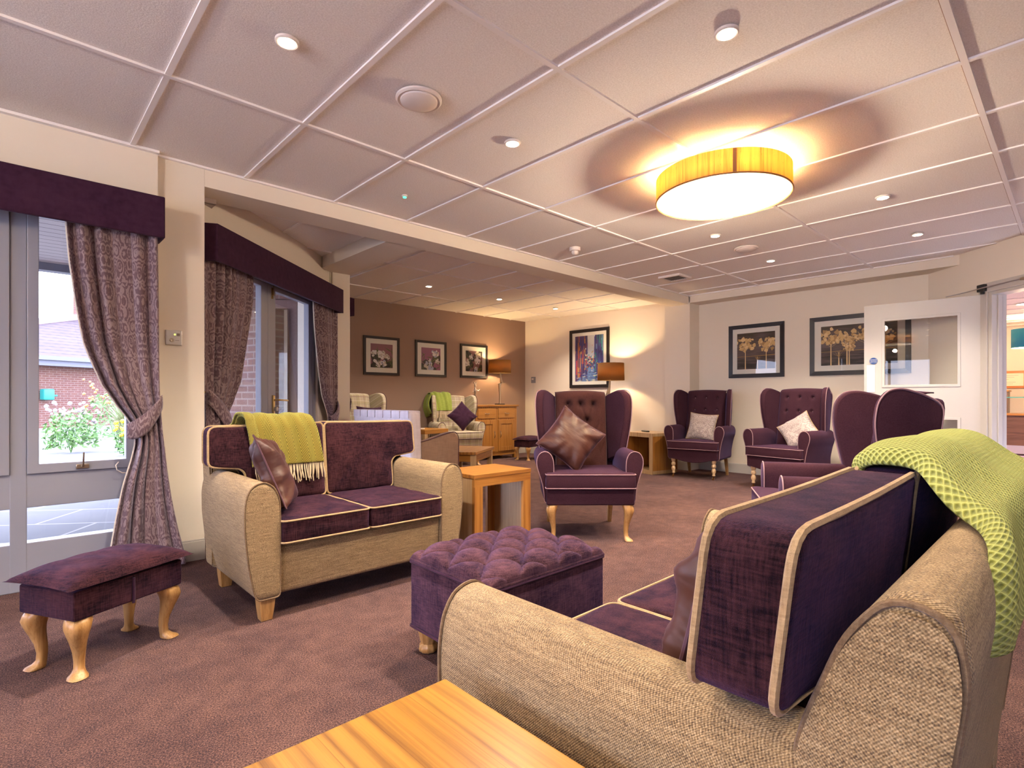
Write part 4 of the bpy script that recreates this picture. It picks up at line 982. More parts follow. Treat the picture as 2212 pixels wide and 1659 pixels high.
# ------------------------------------------------------------------ pelmets and curtains
def board(name, label, p0, ang, L, z0, z1, dep, mitre=False):
    bm = nb(); box(bm, 0, L, -dep, -dep + .018, z0, z1); box(bm, 0, .018, -dep + .018, 0, z0, z1); box(bm, L - .018, L, -dep + .018, 0, z0, z1); box(bm, .018, L - .018, -dep + .018, 0, z1 - .018, z1)
    o = mobj(name, bm, 'velvet', smooth=True, bevel=.006, ang=30); o.location = (*p0, 0); o.rotation_euler = (0, 0, ang); return tag(o, label, 'pelmet', 'plum fabric pelmets')
board('pelmet', 'long plum pelmet over the tall window beside the footstool', (-1.35, 3.63), 0, 1.994, 1.86, 2.088, .16)
bm = nb()
q0 = B0 + BE * 0; 
P = [(-.02, -.11), (.035, -.165), (2.02, -.165), (2.03, 0.0), (-.02, 0.0)]
# angled pelmet with a mitred left return
W_ = .018
outer = [Vector((-.075, -.0, 0)), Vector((-.02, -.155, 0)), Vector((2.045, -.16, 0)), Vector((2.02, 0, 0))]
inner = [Vector((-.057, .0, 0)), Vector((-.008, -.137, 0)), Vector((2.028, -.142, 0)), Vector((2.003, 0, 0))]
inner[0].x = -.055
for i in range(3):
    q = [outer[i], outer[i + 1], inner[i + 1], inner[i]]
    loft(bm, [[v + Vector((0, 0, z)) for v in q] for z in (1.845, 2.08)])
o = mobj('pelmet', bm, 'velvet', smooth=False); o.location = (*B0, 0); o.rotation_euler = (0, 0, BR); tag(o, 'angled plum pelmet over the glazed garden doors', 'pelmet', 'plum fabric pelmets')
board('pelmet', 'end of a plum pelmet in the alcove beside the brown wall', (2.625, 5.42), math.atan2(AE.y, AE.x) + 0, 1.35, 1.885, 2.08, .17)

def cr(keys, z):
    """Catmull-Rom through (z, a, b) keys ordered by falling z"""
    n = len(keys)
    for i in range(n - 1):
        if keys[i][0] >= z >= keys[i + 1][0]:
            t = (keys[i][0] - z) / (keys[i][0] - keys[i + 1][0]); p = [keys[max(0, i - 1)], keys[i], keys[i + 1], keys[min(n - 1, i + 2)]]
            return [.5 * (2 * p[1][k] + (p[2][k] - p[0][k]) * t + (2 * p[0][k] - 5 * p[1][k] + 4 * p[2][k] - p[3][k]) * t * t + (3 * p[1][k] - p[0][k] - 3 * p[2][k] + p[3][k]) * t ** 3) for k in (1, 2)]
    return list(keys[0][1:3]) if z > keys[0][0] else list(keys[-1][1:3])
def curtain(label, p0, ang, keys, tie=None, off=.09, pleats=6, amp=.028, ztop=None, zbot=None, seed=0, lin=None, rows=70, cols=110, full=1.0):
    t = thing('curtain', label, 'curtain', (*p0, 0), ang, 'patterned damask curtains'); rn = random.Random(seed)
    zt, zb = keys[0][0], keys[-1][0]; ph = [rn.uniform(-.6, .6) for _ in range(8)]
    def f(u, v):
        z = zt + (zb - zt) * v; a, b = cr(keys, z); wd = b - a
        squeeze = min(1, wd / .30)
        w = 2 * PI * pleats * u + ph[0] + .35 * math.sin(z * 3 + ph[1])
        s_ = a + wd * (u + .25 / pleats * math.sin(w * 1.0 + 1.0) * .55 * min(1, u * 6, (1 - u) * 6))
        A = amp * (.55 + .45 * math.sin(2.3 * u * PI + ph[2])) * (.75 + .5 * (1 - squeeze))
        y = -off + A * math.sin(w) + .25 * A * math.sin(2 * w + ph[3] + z) - .03 * (1 - squeeze) * math.sin(PI * u)
        return Vector((s_, y, z))
    bm = nb(); grid(bm, cols, rows, f, uv=lambda u, v: (u * full, (zt + (zb - zt) * v))); mobj('drape', bm, 'damask', t, ang=80, solid=.003)
    bm = nb()
    e0 = lin if lin is not None else 0
    grid(bm, 2, rows, lambda u, v: f(e0, v) + Vector(((-.006 + .006 * u) * (1 if e0 == 0 else -1), .010 - .004 * u, 0))); mobj('lining_edge', bm, 'lining', t, solid=.003)
    if tie:
        (s0, z0_), (s1, z1_), hw, bulge = tie
        bm = nb()
        def g(u, v):
            sm_ = s0 + (s1 - s0) * u; z = z0_ + (z1_ - z0_) * (u ** 1.3) - .02 * math.sin(PI * u)
            d = math.sin(PI * min(1, u * .92 + .06)) ** .55
            return Vector((sm_, -off - bulge * d + .012 * math.sin(v * PI) * -1, z + (v - .5) * hw * (.75 + .35 * math.sin(PI * u))))
        grid(bm, 24, 8, g, uv=lambda u, v: (u * .3, v * .1)); mobj('tieback', bm, 'damask', t, ang=80, solid=.006)
        bm = nb(); tube(bm, [(s1, .0, z1_), (s1, -.05, z1_ + .01), (s1 + .0, -.07, z1_ + .03)], .006, 8); mobj('hook', bm, 'brass', t)
    return t
curtain('damask curtain tied back over the tall window beside the footstool', (0, 3.63), 0,
        [(1.95, .225, .618), (1.80, .232, .618), (1.587, .252, .620), (1.261, .298, .622), (1.049, .372, .625), (.93, .440, .630), (.85, .492, .635), (.78, .515, .640), (.70, .512, .650), (.507, .466, .672), (.30, .430, .705), (.03, .395, .755)],
        tie=((.475, .80), (.638, .955), .105, .062), off=.092, pleats=5, amp=.034, seed=1, lin=0)
curtain('damask curtain tied back left of the glazed garden doors', (*B0,), BR,
        [(1.90, -.02, .52), (1.70, -.02, .515), (1.373, -.02, .43), (1.10, -.02, .355), (.95, -.01, .26), (.86, 0, .19), (.80, 0, .175), (.70, 0, .19), (.4, -.01, .22), (.03, -.02, .27)],
        tie=((.21, .80), (-.015, .99), .12, .06), off=.075, pleats=6, amp=.036, seed=2, lin=1)
curtain('damask curtain tied back right of the glazed garden doors', (*B0,), BR,
        [(1.88, 1.545, 2.06), (1.60, 1.575, 2.06), (1.244, 1.655, 2.06), (1.0, 1.74, 2.06), (.88, 1.83, 2.05), (.80, 1.88, 2.05), (.74, 1.88, 2.055), (.5, 1.82, 2.08), (.03, 1.74, 2.12)],
        tie=((1.86, .77), (2.06, .93), .10, .055), off=.075, pleats=8, seed=3, lin=0)
curtain('narrow strip of damask curtain in the alcove beside the brown wall', (2.625, 5.42), math.atan2(AE.y, AE.x),
        [(1.95, -.0, .40), (1.3, 0, .36), (.95, .02, .20), (.85, .03, .16), (.75, .03, .17), (.4, .0, .24), (.03, -.02, .3)], tie=((.18, .80), (.0, .95), .1, .05), off=.10, pleats=5, seed=4)
# ------------------------------------------------------------------ soft throws
def path_at(P, t):
    n = len(P) - 1; i = min(int(t * n), n - 1); f = t * n - i
    p = [P[max(0, i - 1)], P[i], P[i + 1], P[min(n, i + 2)]]
    return [.5 * (2 * p[1][k] + (p[2][k] - p[0][k]) * f + (2 * p[0][k] - 5 * p[1][k] + 4 * p[2][k] - p[3][k]) * f * f + (3 * p[1][k] - p[0][k] - 3 * p[2][k] + p[3][k]) * f ** 3) for k in range(len(P[0]))]
def throw(label, P, mat, group='green throws', th=.012, wav=.006, nu=60, nv=90, fr=None, uvs=1.0, fold=True, parent_loc=None, rz=0, sub=0, side=None, lump=0, rise=0, curl=0):
    """P: list of (y, z, xa, xb); fringe at the first key when fr = length"""
    t = thing('throw_blanket', label, 'blanket', parent_loc or (0, 0, 0), rz, group)
    def f(u, v):
        y, z, xa, xb = path_at(P, v); x = xa + (xb - xa) * u
        d = path_at(P, min(1, v + .01)); e = path_at(P, max(0, v - .01)); tx, tz = d[0] - e[0], d[1] - e[1]; L = math.hypot(tx, tz) or 1
        k = wav * math.sin(u * 13 + v * 2) + wav * .6 * math.sin(u * 29 + 1 + v * 5) + lump * noise.noise(Vector((x * 5, v * 3, 1.7)))
        z += rise * math.sin(min(1, u * 3.2) * PI / 2); k -= curl * max(0, 1 - u / .06) ** 2
        return Vector((x, y - tz / L * k * -1, z + tx / L * k * -1))
    bm = nb(); W = abs(P[0][3] - P[0][2]); Lp = sum(math.hypot(P[i + 1][0] - P[i][0], P[i + 1][1] - P[i][1]) for i in range(len(P) - 1))
    grid(bm, nu, nv, f, uv=lambda u, v: (u * W * uvs, v * Lp * uvs)); cl = mobj('cloth', bm, mat, t, ang=80, solid=th)
    if fold:
        bm = nb(); grid(bm, 10, nv, lambda u, v: f(u * .13, v) + Vector((-.012 + .0 * u, 0, 0)) + (f(0, v) - f(.0, v)) + Vector((0, -.014 if v < .45 else 0, .012 if v > .35 else 0)), uv=lambda u, v: (u * .1, v * Lp)); mobj('folded_edge', bm, mat, t, ang=80, solid=th)
    if fr:
        bm = nb(); rn = random.Random(5); n = int(W / .0085)
        for i in range(n):
            p = f((i + .5) / n, 0); l = fr * rn.uniform(.8, 1.05); dx, dy = rn.uniform(-.014, .018), rn.uniform(-.006, .004)
            tube(bm, [p + Vector((0, 0, .004)), p + Vector((dx * .2, -.004, -l * .35)), p + Vector((dx * .7 + rn.uniform(-.004, .004), dy, -l * .7)), p + Vector((dx, dy, -l))], .0028, 5, rad=[.0022, .0034, .0034, .0024])
        mobj('fringe', bm, 'fringe', t)
    return t

# ------------------------------------------------------------------ furniture placing
make_sofa('beige two seat sofa with plum cushions in front of the garden doors', (1.32, 2.42, 0), 0, 'beige and plum sofas')
make_sofa('large foreground beige sofa seen from its side, plum back cushions toward the camera', (1.18, .84, 0), PI, 'beige and plum sofas')
throw('folded green herringbone throw with cream fringe over the sofa by the garden doors',
      [(2.905, .625, .93, 1.295), (2.912, .70, .925, 1.285), (2.922, .79, .915, 1.27), (2.932, .845, .905, 1.255), (2.965, .882, .90, 1.245), (3.03, .888, .90, 1.24), (3.09, .875, .90, 1.24), (3.14, .83, .90, 1.24), (3.20, .80, .90, 1.24), (3.215, .68, .90, 1.24)], 'herring', fr=.10, wav=.004)
throw('thick green honeycomb knit throw heaped over the back of the foreground sofa',
      [(.295, .74, 1.20, 1.72), (.303, .80, 1.20, 1.72), (.297, .850, 1.19, 1.72), (.25, .874, 1.17, 1.72), (.18, .872, 1.14, 1.72), (.115, .826, 1.04, 1.72), (.070, .802, .95, 1.72), (.054, .765, .875, 1.72), (.050, .71, .835, 1.72), (.052, .665, .84, 1.72)], 'honey', th=.008, wav=.0012, nu=110, nv=110, fold=False, lump=.012, rise=.010, curl=.022)

make_ottoman('square buttoned plum ottoman in the middle of the carpet', (1.432, 1.535, 0), 0)
make_stool('plum upholstered footstool with pale cabriole legs beside the tall window', (.283, 2.57, 0), R(28.5), 'plum footstools')
make_stool('small plum footstool far off in front of the wooden sideboard', (6.17, 6.14, 0), R(12), 'plum footstools', strap=False)

# wing chairs
make_wing_chair('wing_armchair', 'plum wing armchair with deep buttoned back facing the camera', (2.878, 2.268, 0), (-.687, -.727), 'plum wing armchairs', top=1.015, bw=.195)
make_wing_chair('wing_armchair', 'plum wing armchair on turned legs nearest the wooden cube table', (6.05, 3.23, 0), (-.985, -.165), 'plum wing armchairs', back='plum', legs='turned', tuft='grid', bw=.24, top=1.07, zc=.47, arm_h=.65)
make_wing_chair('wing_armchair', 'plum wing armchair on turned legs under the tree pictures nearest the door', (5.86, 2.22, 0), (-1, .17), 'plum wing armchairs', back='plum', legs='turned', tuft='grid', bw=.24, top=1.07, zc=.47, arm_h=.65)
make_wing_chair('wing_armchair', 'plum wing armchair seen from the side behind the foreground sofa', (2.89, 1.15, 0), (-.483, .875), 'plum wing armchairs', top=.99, yb=.045, main='plum', back='plum')
make_wing_chair('plaid_armchair', 'tartan wing armchair with green throw in front of the brown wall', (4.84, 6.15, 0), (-.32, -.95), 'tartan wing armchairs', main='plaid', back='plaid', pipe='pipe_p', tuft='none', top=1.01, zc=.50, arm_h=.64)
make_wing_chair('plaid_armchair', 'tartan wing armchair partly hidden by the alcove curtain', (3.38, 5.95, 0), (.10, -1), 'tartan wing armchairs', main='plaid', back='plaid', pipe='pipe_p', tuft='none', top=1.03, zc=.48, arm_h=.64)

def cush(name, label, loc, normal, roll, w, h, t, mat, pipe='pipe_p', seed=0, group=None, wr=.006):
    o = thing(name, label, 'cushion', (0, 0, 0), 0, group); pillow(o, w, h, t, mat, pipe, seed=seed, wr=wr); orient(o, loc, normal, roll); return o
cush('scatter_cushion', 'shiny plum cushion against the left arm of the sofa by the garden doors', (.955, 2.70, .615), (.93, -.38, .42), R(8), .37, .37, .13, 'satin', seed=1, group='plum satin cushions', wr=.011)
cush('scatter_cushion', 'bronze plum cushion standing on its corner in the buttoned wing armchair', (2.945, 2.50, .685), (-.62, -.72, .34), R(38), .36, .36, .15, 'satin', seed=2, group='plum satin cushions', wr=.007)
cush('scatter_cushion', 'shiny plum cushion wedged behind the arm of the foreground sofa', (.915, .425, .60), (-.12, 1, .22), R(-4), .40, .36, .12, 'satin', seed=3, group='plum satin cushions', wr=.009)
cush('scatter_cushion', 'plum cushion on its corner in the tartan armchair before the brown wall', (4.97, 6.34, .72), (-.38, -.88, .3), R(47), .33, .33, .14, 'velvet', seed=4, group='plum cushions in the tartan chairs')
cush('scatter_cushion', 'plum cushion in the tartan armchair half hidden by the curtain', (3.42, 6.28, .70), (.05, -1, .25), R(3), .36, .36, .14, 'velvet', seed=5, group='plum cushions in the tartan chairs')
cush('damask_cushion', 'pale damask cushion upright in the armchair nearest the cube table', (6.385, 3.27, .625), (-.93, -.16, .32), R(5), .35, .35, .12, 'damask_c', 'pipe_b', seed=6, group='pale damask cushions', wr=.004)
cush('damask_cushion', 'pale damask cushion tilted in the armchair nearest the door', (6.24, 2.09, .63), (-.86, .12, .45), R(-38), .35, .35, .12, 'damask_c', 'pipe_b', seed=7, group='pale damask cushions', wr=.004)

# green throw on tartan chair (chair frame: origin 4.90,6.27 facing -.32,-.95)
crz = math.atan2(-.95, -.32) + PI / 2
t = throw('pale green fringed throw over the back of the tartan armchair', [(.455, .80, -.30, -.02), (.47, .88, -.30, -.02), (.49, .97, -.31, -.02), (.535, 1.055, -.33, -.02), (.60, 1.075, -.34, -.02), (.70, 1.05, -.34, -.03), (.715, .95, -.34, -.03), (.715, .80, -.34, -.03)], 'green_soft', fr=.13, wav=.008, parent_loc=(4.84, 6.15, 0), rz=crz, fold=False, nu=40, nv=40)
bm = nb(); grid(bm, 16, 30, lambda u, v: Vector((-.335 - .05 * math.sin(PI * v) - .015 * math.sin(u * 9), .42 + .3 * u + .05 * v, 1.06 - .36 * v + .06 * (1 - u) * (v) - .02 * u))); mobj('side_fold', bm, 'green_soft', t, ang=80, solid=.012)

# pale tub sofa seen from behind
tb = thing('tub_sofa', 'pale lilac backed sofa with brown arm seen from behind the plum sofa', 'sofa', (3.05, 4.46, 0), R(90))
lp = dens(rpoly([(-.50, .16), (.50, .16), (.52, .86, .04), (-.52, .86, .04)], .02, 4), .05)
bm = nb(); puff(bm, lp, .11, .004, .02, lambda u, v, w: Vector((u, .43 + (v - .16) * .06 - w, v)), cen=(0, .5)); bk = mobj('back', bm, 'lilac', tb, ang=60)
bm = nb()
for k in range(7): lp2 = dens(rpoly([(-.50 + .144 * k, .80), (-.36 + .144 * k, .80), (-.36 + .144 * k, .872), (-.50 + .144 * k, .872)], .015, 3), .02); puff(bm, lp2, .125, .004, .015, lambda u, v, w: Vector((u, .468 - w, v)))
mobj('channelled_top', bm, 'lilac', bk, ang=60)
for s in (-1, 1):
    lp = dens(rpoly([(-.0, .15), (.40, .15), (.42, .60), (.36, .605), (.12, .665), (.03, .675), (-.01, .62)], .05, 4), .03)
    f = lambda u, v, w: Vector((s * (.46 + w), u, v))
    bm = nb(); puff(bm, lp, .10, .012, .03, f, cen=(.2, .4)); a = mobj('armrest', bm, 'mink', tb, ang=60)
    bm = nb(); outline_tube(bm, lp, .045, f, .004); mobj('piping', bm, 'pipe_p', a)
mobj('seat_cushion', rbox(-.41, .41, 0, .38, .30, .44, .03), 'mink', tb); mobj('base', rbox(-.42, .42, .01, .40, .12, .30, .02), 'mink', tb)
for x in (-.42, .42):
    for y in (.05, .40): mobj('leg', bx(x - .02, x + .02, y - .02, y + .02, 0, .16), 'beech', tb, smooth=False)

# ------------------------------------------------------------------ tables
def legs_table(name, label, loc, rz, L, W, h, group=None, top_m='oak_x', leg=.05, apron=.07, th=.028, over=.015, stave=False):
    t = thing(name, label, 'table', loc, rz, group)
    mobj('tabletop', bx(-L / 2, L / 2, -W / 2, W / 2, h - th, h), top_m, t, smooth=False, bevel=.003)
    a, b = L / 2 - over, W / 2 - over
    for s in (-1, 1):
        mobj('apron', bx(-a + leg, a - leg, s * b - (.022 if s > 0 else 0), s * b + (0 if s > 0 else .022), h - th - apron, h - th), 'oak_x', t, smooth=False)
        mobj('apron', bx(s * a - (.022 if s > 0 else 0), s * a + (0 if s > 0 else .022), -b + leg, b - leg, h - th - apron, h - th), 'oak_y', t, smooth=False)
        for q in (-1, 1): mobj('leg', bx(min(s * a, s * (a - leg)), max(s * a, s * (a - leg)), min(q * b, q * (b - leg)), max(q * b, q * (b - leg)), 0, h - th), 'pale_z', t, smooth=False, bevel=.003)
    return t
legs_table('coffee_table', 'low oak coffee table in front of the pale tub sofa', (3.47, 4.36, 0), R(33), .66, .42, .46)
legs_table('lamp_table', 'oak table under the silver lamp below the street painting', (6.62, 4.86, 0), R(90), .5, .42, .47)
ft = thing('side_table', 'golden oak table top in the bottom foreground beside the sofa arm', 'table', (.24, .435, 0))
mobj('tabletop', bx(-.30, .30, -.30, .30, .465, .50), 'oak_top', ft, smooth=False, bevel=.003)
for x in (-.29, .24):
    for y in (-.29, .24): mobj('leg', bx(x, x + .05, y, y + .05, 0, .465), 'oak_z', ft, smooth=False)
for y in (-.285, .265): mobj('apron', bx(-.24, .24, y, y + .02, .39, .465), 'oak_x', ft, smooth=False)
st = thing('panel_side_table', 'oak slab sided side table between the sofa and buttoned wing chair', 'table', (2.255, 2.46, 0), R(-.5))
mobj('tabletop', bx(-.238, .238, -.002, .36, .497, .52), 'oak_x', st, smooth=False, bevel=.002)
mobj('front_rail', bx(-.235, .235, 0, .022, .447, .497), 'oak_x', st, smooth=False)
for s in (-1, 1):
    mobj('side_panel', bx(min(s * .233, s * .213), max(s * .233, s * .213), .004, .355, 0, .497), 'pale_z', st, smooth=False)
    mobj('front_post', bx(min(s * .2345, s * .170), max(s * .2345, s * .170), 0, .022, 0, .447), 'oak_z', st, smooth=False)
    mobj('back_post', bx(min(s * .213, s * .150), max(s * .213, s * .150), .333, .355, 0, .497), 'oak_z', st, smooth=False)
ct = thing('cube_table', 'hollow oak cube table beside the armchair at the far column', 'table', (6.055, 3.77, 0), math.atan2(.98, .20))
# local x along the open front (towards the alcove), -y is depth towards the wall
mobj('cube_top', bx(0, .54, -.46, 0, .49, .53), 'pale_z', ct, smooth=False, bevel=.003); mobj('cube_base', bx(0, .54, -.46, 0, 0, .045), 'pale_z', ct, smooth=False, bevel=.003)
for x in (0, .495): mobj('side_panel', bx(x, x + .045, -.46, 0, .045, .49), 'oak_z', ct, smooth=False)
mobj('front_frame', bx(0.0, .06, 0, .004, .0, .53), 'pale_z', ct, smooth=False); mobj('front_frame', bx(.48, .54, 0, .004, 0, .53), 'pale_z', ct, smooth=False); mobj('front_frame', bx(.06, .48, 0, .004, .475, .53), 'pale_z', ct, smooth=False); mobj('front_frame', bx(.06, .48, 0, .004, 0, .055), 'pale_z', ct, smooth=False)
mobj('back_panel', bx(.12, .495, -.46, -.44, .045, .49), 'oak_z', ct, smooth=False)
rc = thing('remote_control', 'dark remote control lying on the hollow cube table', 'remote control', (6.32, 4.05, .53), R(60))
mobj('casing', rbox(-.08, .08, -.022, .022, 0, .018, .006), 'dark', rc); bm = nb()
for i in range(6):
    for j in range(3): box(bm, -.06 + .02 * i, -.05 + .02 * i, -.013 + .010 * j, -.007 + .010 * j, .018, .020)
mobj('keypad', bm, 'grey', rc, smooth=False)
bt = thing('box_table', 'small oak table between the tub sofa and the tartan armchair', 'table', (4.28, 6.28, 0), R(8))
mobj('tabletop', bx(-.22, .22, -.22, .22, .50, .56), 'oak_x', bt, smooth=False, bevel=.003)
for x in (-.22, .17):
    for y in (-.22, .17): mobj('leg', bx(x, x + .05, y, y + .05, 0, .50), 'pale_z', bt, smooth=False)
cs = nb(); lathe(cs, [(.03, 0), (.035, .012), (.033, .016), (.028, .006)], 20); o = mobj('small_dish', cs, 'mat'); o.location = (4.15, 6.18, .56); tag(o, 'small white dish on the oak table next to the tub sofa', 'dish')

# sideboard
sb = thing('sideboard', 'oak sideboard with two drawers and two panelled doors against brown wall', 'sideboard', (5.80, 6.50, 0))
mobj('cabinet_top', bx(-.475, .475, -.03, .42, .855, .882), 'oak_x', sb, smooth=False, bevel=.004)
mobj('carcass', bx(-.45, .45, .0, .41, .10, .855), 'oak_z', sb, smooth=False, bevel=.002)
mobj('plinth_rail', bx(-.45, .45, .005, .03, .06, .10), 'oak_x', sb, smooth=False)
for x in (-.45, .40):
    for y in (.0, .36): mobj('foot', bx(x, x + .05, y, y + .05, 0, .10), 'oak_z', sb, smooth=False)
for s in (-1, 1):
    a, b = (s * .215 - .185, s * .215 + .185)
    d = mobj('drawer', bx(a, b, -.012, .0, .665, .825), 'oak_x', sb, smooth=False, bevel=.003)
    bm = nb(); tube(bm, [((a + b) / 2 + .045 * math.cos(k * PI / 8), -.014 - .018 * math.sin(k * PI / 8), .75 - .012 * math.sin(k * PI / 8)) for k in range(9)], .005, 6); mobj('handle', bm, 'chrome', d)
    bm = nb(); O = [(a, .13), (b, .13), (b, .635), (a, .635)]; I = [(a + .065, .195), (b - .065, .195), (b - .065, .57), (a + .065, .57)]
    loft(bm, [[Vector((x, y, z)) for x, z in P] for P, y in ((O, 0), (O, -.014), (I, -.014), (I, -.001))], cap=False); dr_ = mobj('door', bm, 'oak_z', sb, smooth=False, bevel=.002)
    mobj('door_panel', bx(a + .06, b - .06, -.005, 0, .19, .575), 'oak_z', dr_, smooth=False)
    hx = s * .065; bm = nb(); tube(bm, [(hx, -.016 - .018 * math.sin(k * PI / 8), .40 + .055 * math.cos(k * PI / 8)) for k in range(9)], .005, 6); mobj('handle', bm, 'chrome', dr_)
l1, c1 = table_lamp('silver stemmed table lamp with tan drum shade on the sideboard', (6.05, 6.70, .882), 1.0, 1.412, 1.628, .190, 'tan shaded table lamps')
light('bulb_light', 'POINT', c1, 24, (1, .66, .30), .03, l1)
l2, c2 = table_lamp('silver stemmed table lamp with tan drum shade in front of the street painting', (6.62, 4.84, .47), 1.25, 1.255, 1.515, .200, 'tan shaded table lamps', rz=R(140))
o = light('bulb_light', 'POINT', c2, 19, (1, .70, .38), .03); o.parent = l2; o.location = (0, 0, c2.z - .47)
fg = thing('dancer_figurine', 'slim silver figurine on the sideboard behind the tartan chair', 'figurine', (5.50, 6.68, .882))
bm = nb(); lathe(bm, [(.04, 0), (.04, .012), (.012, .018), (.012, .12), (.018, .2), (.026, .235), (.018, .262), (.010, .275), (.010, .285), (.019, .300), (.020, .318), (.010, .333), (.002, .335)], 14); tube(bm, [(.015, 0, .25), (.05, -.01, .225), (.085, -.01, .25)], .007, 6); tube(bm, [(-.015, 0, .25), (-.045, 0, .21), (-.03, 0, .17)], .007, 6); tube(bm, [(0, 0, .33), (-.03, 0, .36)], .009, 6); tube(bm, [(0, 0, .33), (.03, 0, .36)], .009, 6)
mobj('figure', bm, 'silver', fg)

# ------------------------------------------------------------------ pictures
picture('flower_picture', 'black framed print of white flowers, leftmost on the brown wall', (3.965, 6.948, 1.60), 0, .58, .555, .036, (.075, .07), art_flowers(1, [(-.7, .2, .05, 4), (.0, .15, .07, 4), (-.35, -.6, .07, 4), (.2, -.65, .06, 5), (.5, -.1, .05, 3)], (.26, .10, .13)), 'flower prints')
picture('flower_picture', 'black framed print of blue and white flowers, middle one on brown wall', (4.823, 6.948, 1.60), 0, .58, .555, .036, (.075, .07), art_flowers(2, [(.45, .55, .075, 5), (-.2, -.72, .085, 5), (-.15, -.15, .03, 3), (.6, -.2, .05, 3)], (.28, .09, .17)), 'flower prints')
picture('flower_picture', 'black framed print of cream blossoms nearest the sideboard lamp', (5.687, 6.948, 1.605), 0, .58, .555, .036, (.075, .07), art_flowers(3, [(-.4, .4, .06, 3), (.5, .6, .07, 3), (.4, .1, .08, 4), (.2, -.75, .05, 5), (-.8, -.2, .06, 3)], (.24, .11, .12)), 'flower prints')
aw = math.atan2(-2.95, .13)
picture('street_picture', 'tall framed colourful painting of a narrow street behind the lamp', (6.962, 5.52, 1.643), aw, .79, .965, .052, (.06, .055), art_street)
picture('tree_picture', 'framed print of two golden trees above the turned leg armchairs', (7.038, 2.867, 1.598), R(-90), .70, .69, .05, (.06, .06), art_trees(4, [(-.55, .38, .13, 0), (.55, .35, .13, 0), (.1, -.35, .05, 1)]), 'golden tree prints')
picture('tree_picture', 'wider framed print of golden trees partly covered by the open door', (7.038, 1.73, 1.598), R(-90), .99, .69, .05, (.07, .065), art_trees(5, [(-.72, .45, .13, 0), (-.28, .3, .11, 0), (-.22, -.1, .07, 0), (.2, .5, .13, 0), (.7, .3, .12, 0), (-.5, -.35, .07, 1), (.35, -.3, .07, 1)]), 'golden tree prints')

# ------------------------------------------------------------------ outside
bm = nb(); v = [bm.verts.new(p) for p in ((-40, 3.86, -.03), (40, 3.86, -.03), (40, 60, -.03), (-40, 60, -.03))]; bm.faces.new(v); struct(mobj('ground', bm, 'paving', smooth=False))
bm = nb(); box(bm, -4.2, 1.0, 3.86, 6.6, 2.24, 2.30); struct(mobj('trim_4', bm, 'soffit', smooth=False))
bm = nb(); box(bm, -4.2, 1.05, 6.58, 6.70, 2.17, 2.31); struct(mobj('trim_5', bm, 'slate', smooth=False))
bm = nb(); poly(bm, [(1.0, 4.1), (2.35, 5.4), (1.9, 7.2), (1.0, 7.2)], 2.24, 2.30); struct(mobj('trim_6', bm, 'wsoffit', smooth=False))
# brick annex across the paving
W0_ = Vector((-9, 18.7)); W1_ = Vector((7.5, 27.6)); d = (W1_ - W0_); L = d.length; ra = math.atan2(d.y, d.x)
an = bpy.data.objects.new('brick_annex', None); link(an); tag(an, 'red brick annex with pantile roof across the patio', 'building'); an.location = (*W0_, 0); an.rotation_euler = (0, 0, ra)
mobj('wall', bx(7.3, L, 0, 8, -.03, 2.35), 'brick', an, smooth=False)
bm = nb(); lay = bm.loops.layers.uv.verify()
def quad(pts, uvs):
    f = bm.faces.new([bm.verts.new(p) for p in pts])
    for lp_, q in zip(f.loops, uvs): lp_[lay].uv = q
rh = 2.3
quad([(6.8, -.5, 2.4), (L + .5, -.5, 2.4), (L - 1, 4, 2.4 + rh), (16.0, 4, 2.4 + rh)], [(6.8, 0), (L, 0), (L - 1, 5.3), (16, 5.3)])
quad([(6.8, -.5, 2.4), (16.0, 4, 2.4 + rh), (16.0, 4.2, 2.4 + rh), (6.8, 8.5, 2.4)], [(0, 0), (4, 5), (4.2, 5), (8, 0)])
mobj('roof', bm, 'roof', an, smooth=False)
mobj('gutter', bx(6.7, L + .6, -.62, -.46, 2.28, 2.42), 'slate', an, smooth=False); mobj('fascia', bx(6.8, L + .5, -.46, -.40, 2.10, 2.40), 'slate', an, smooth=False)
bm = nb(); tube(bm, [(6.8, -.5, 2.44), (16.0, 4, 2.44 + rh)], .13, 8); mobj('hip_ridge', bm, plain('ridge_tiles', (.40, .27, .26), .8), an)
mobj('chimney', bx(14.7, 15.4, 3.2, 3.9, 3.4, 5.6), 'brick', an, smooth=False)
gv = nb(); box(gv, 0, L, -1.0, 0, -.03, -.01); o = mobj('gravel_strip', gv, 'gravel', smooth=False); o.location = (*W0_, 0); o.rotation_euler = (0, 0, ra); struct(o)
hr = thing('hose_reel', 'teal plastic hose reel fixed to the brick annex', 'hose reel', (*(W0_ + d.normalized() * 11.3 + Vector((.03, -.05))), .9), ra)
mobj('casing', rbox(-.16, .16, -.25, 0, .05, .42, .04), 'teal', hr); bm = nb(); tube(bm, [(.16, -.12, .2), (.3, -.12, .2)], .03, 8); mobj('outlet', bm, 'teal', hr)
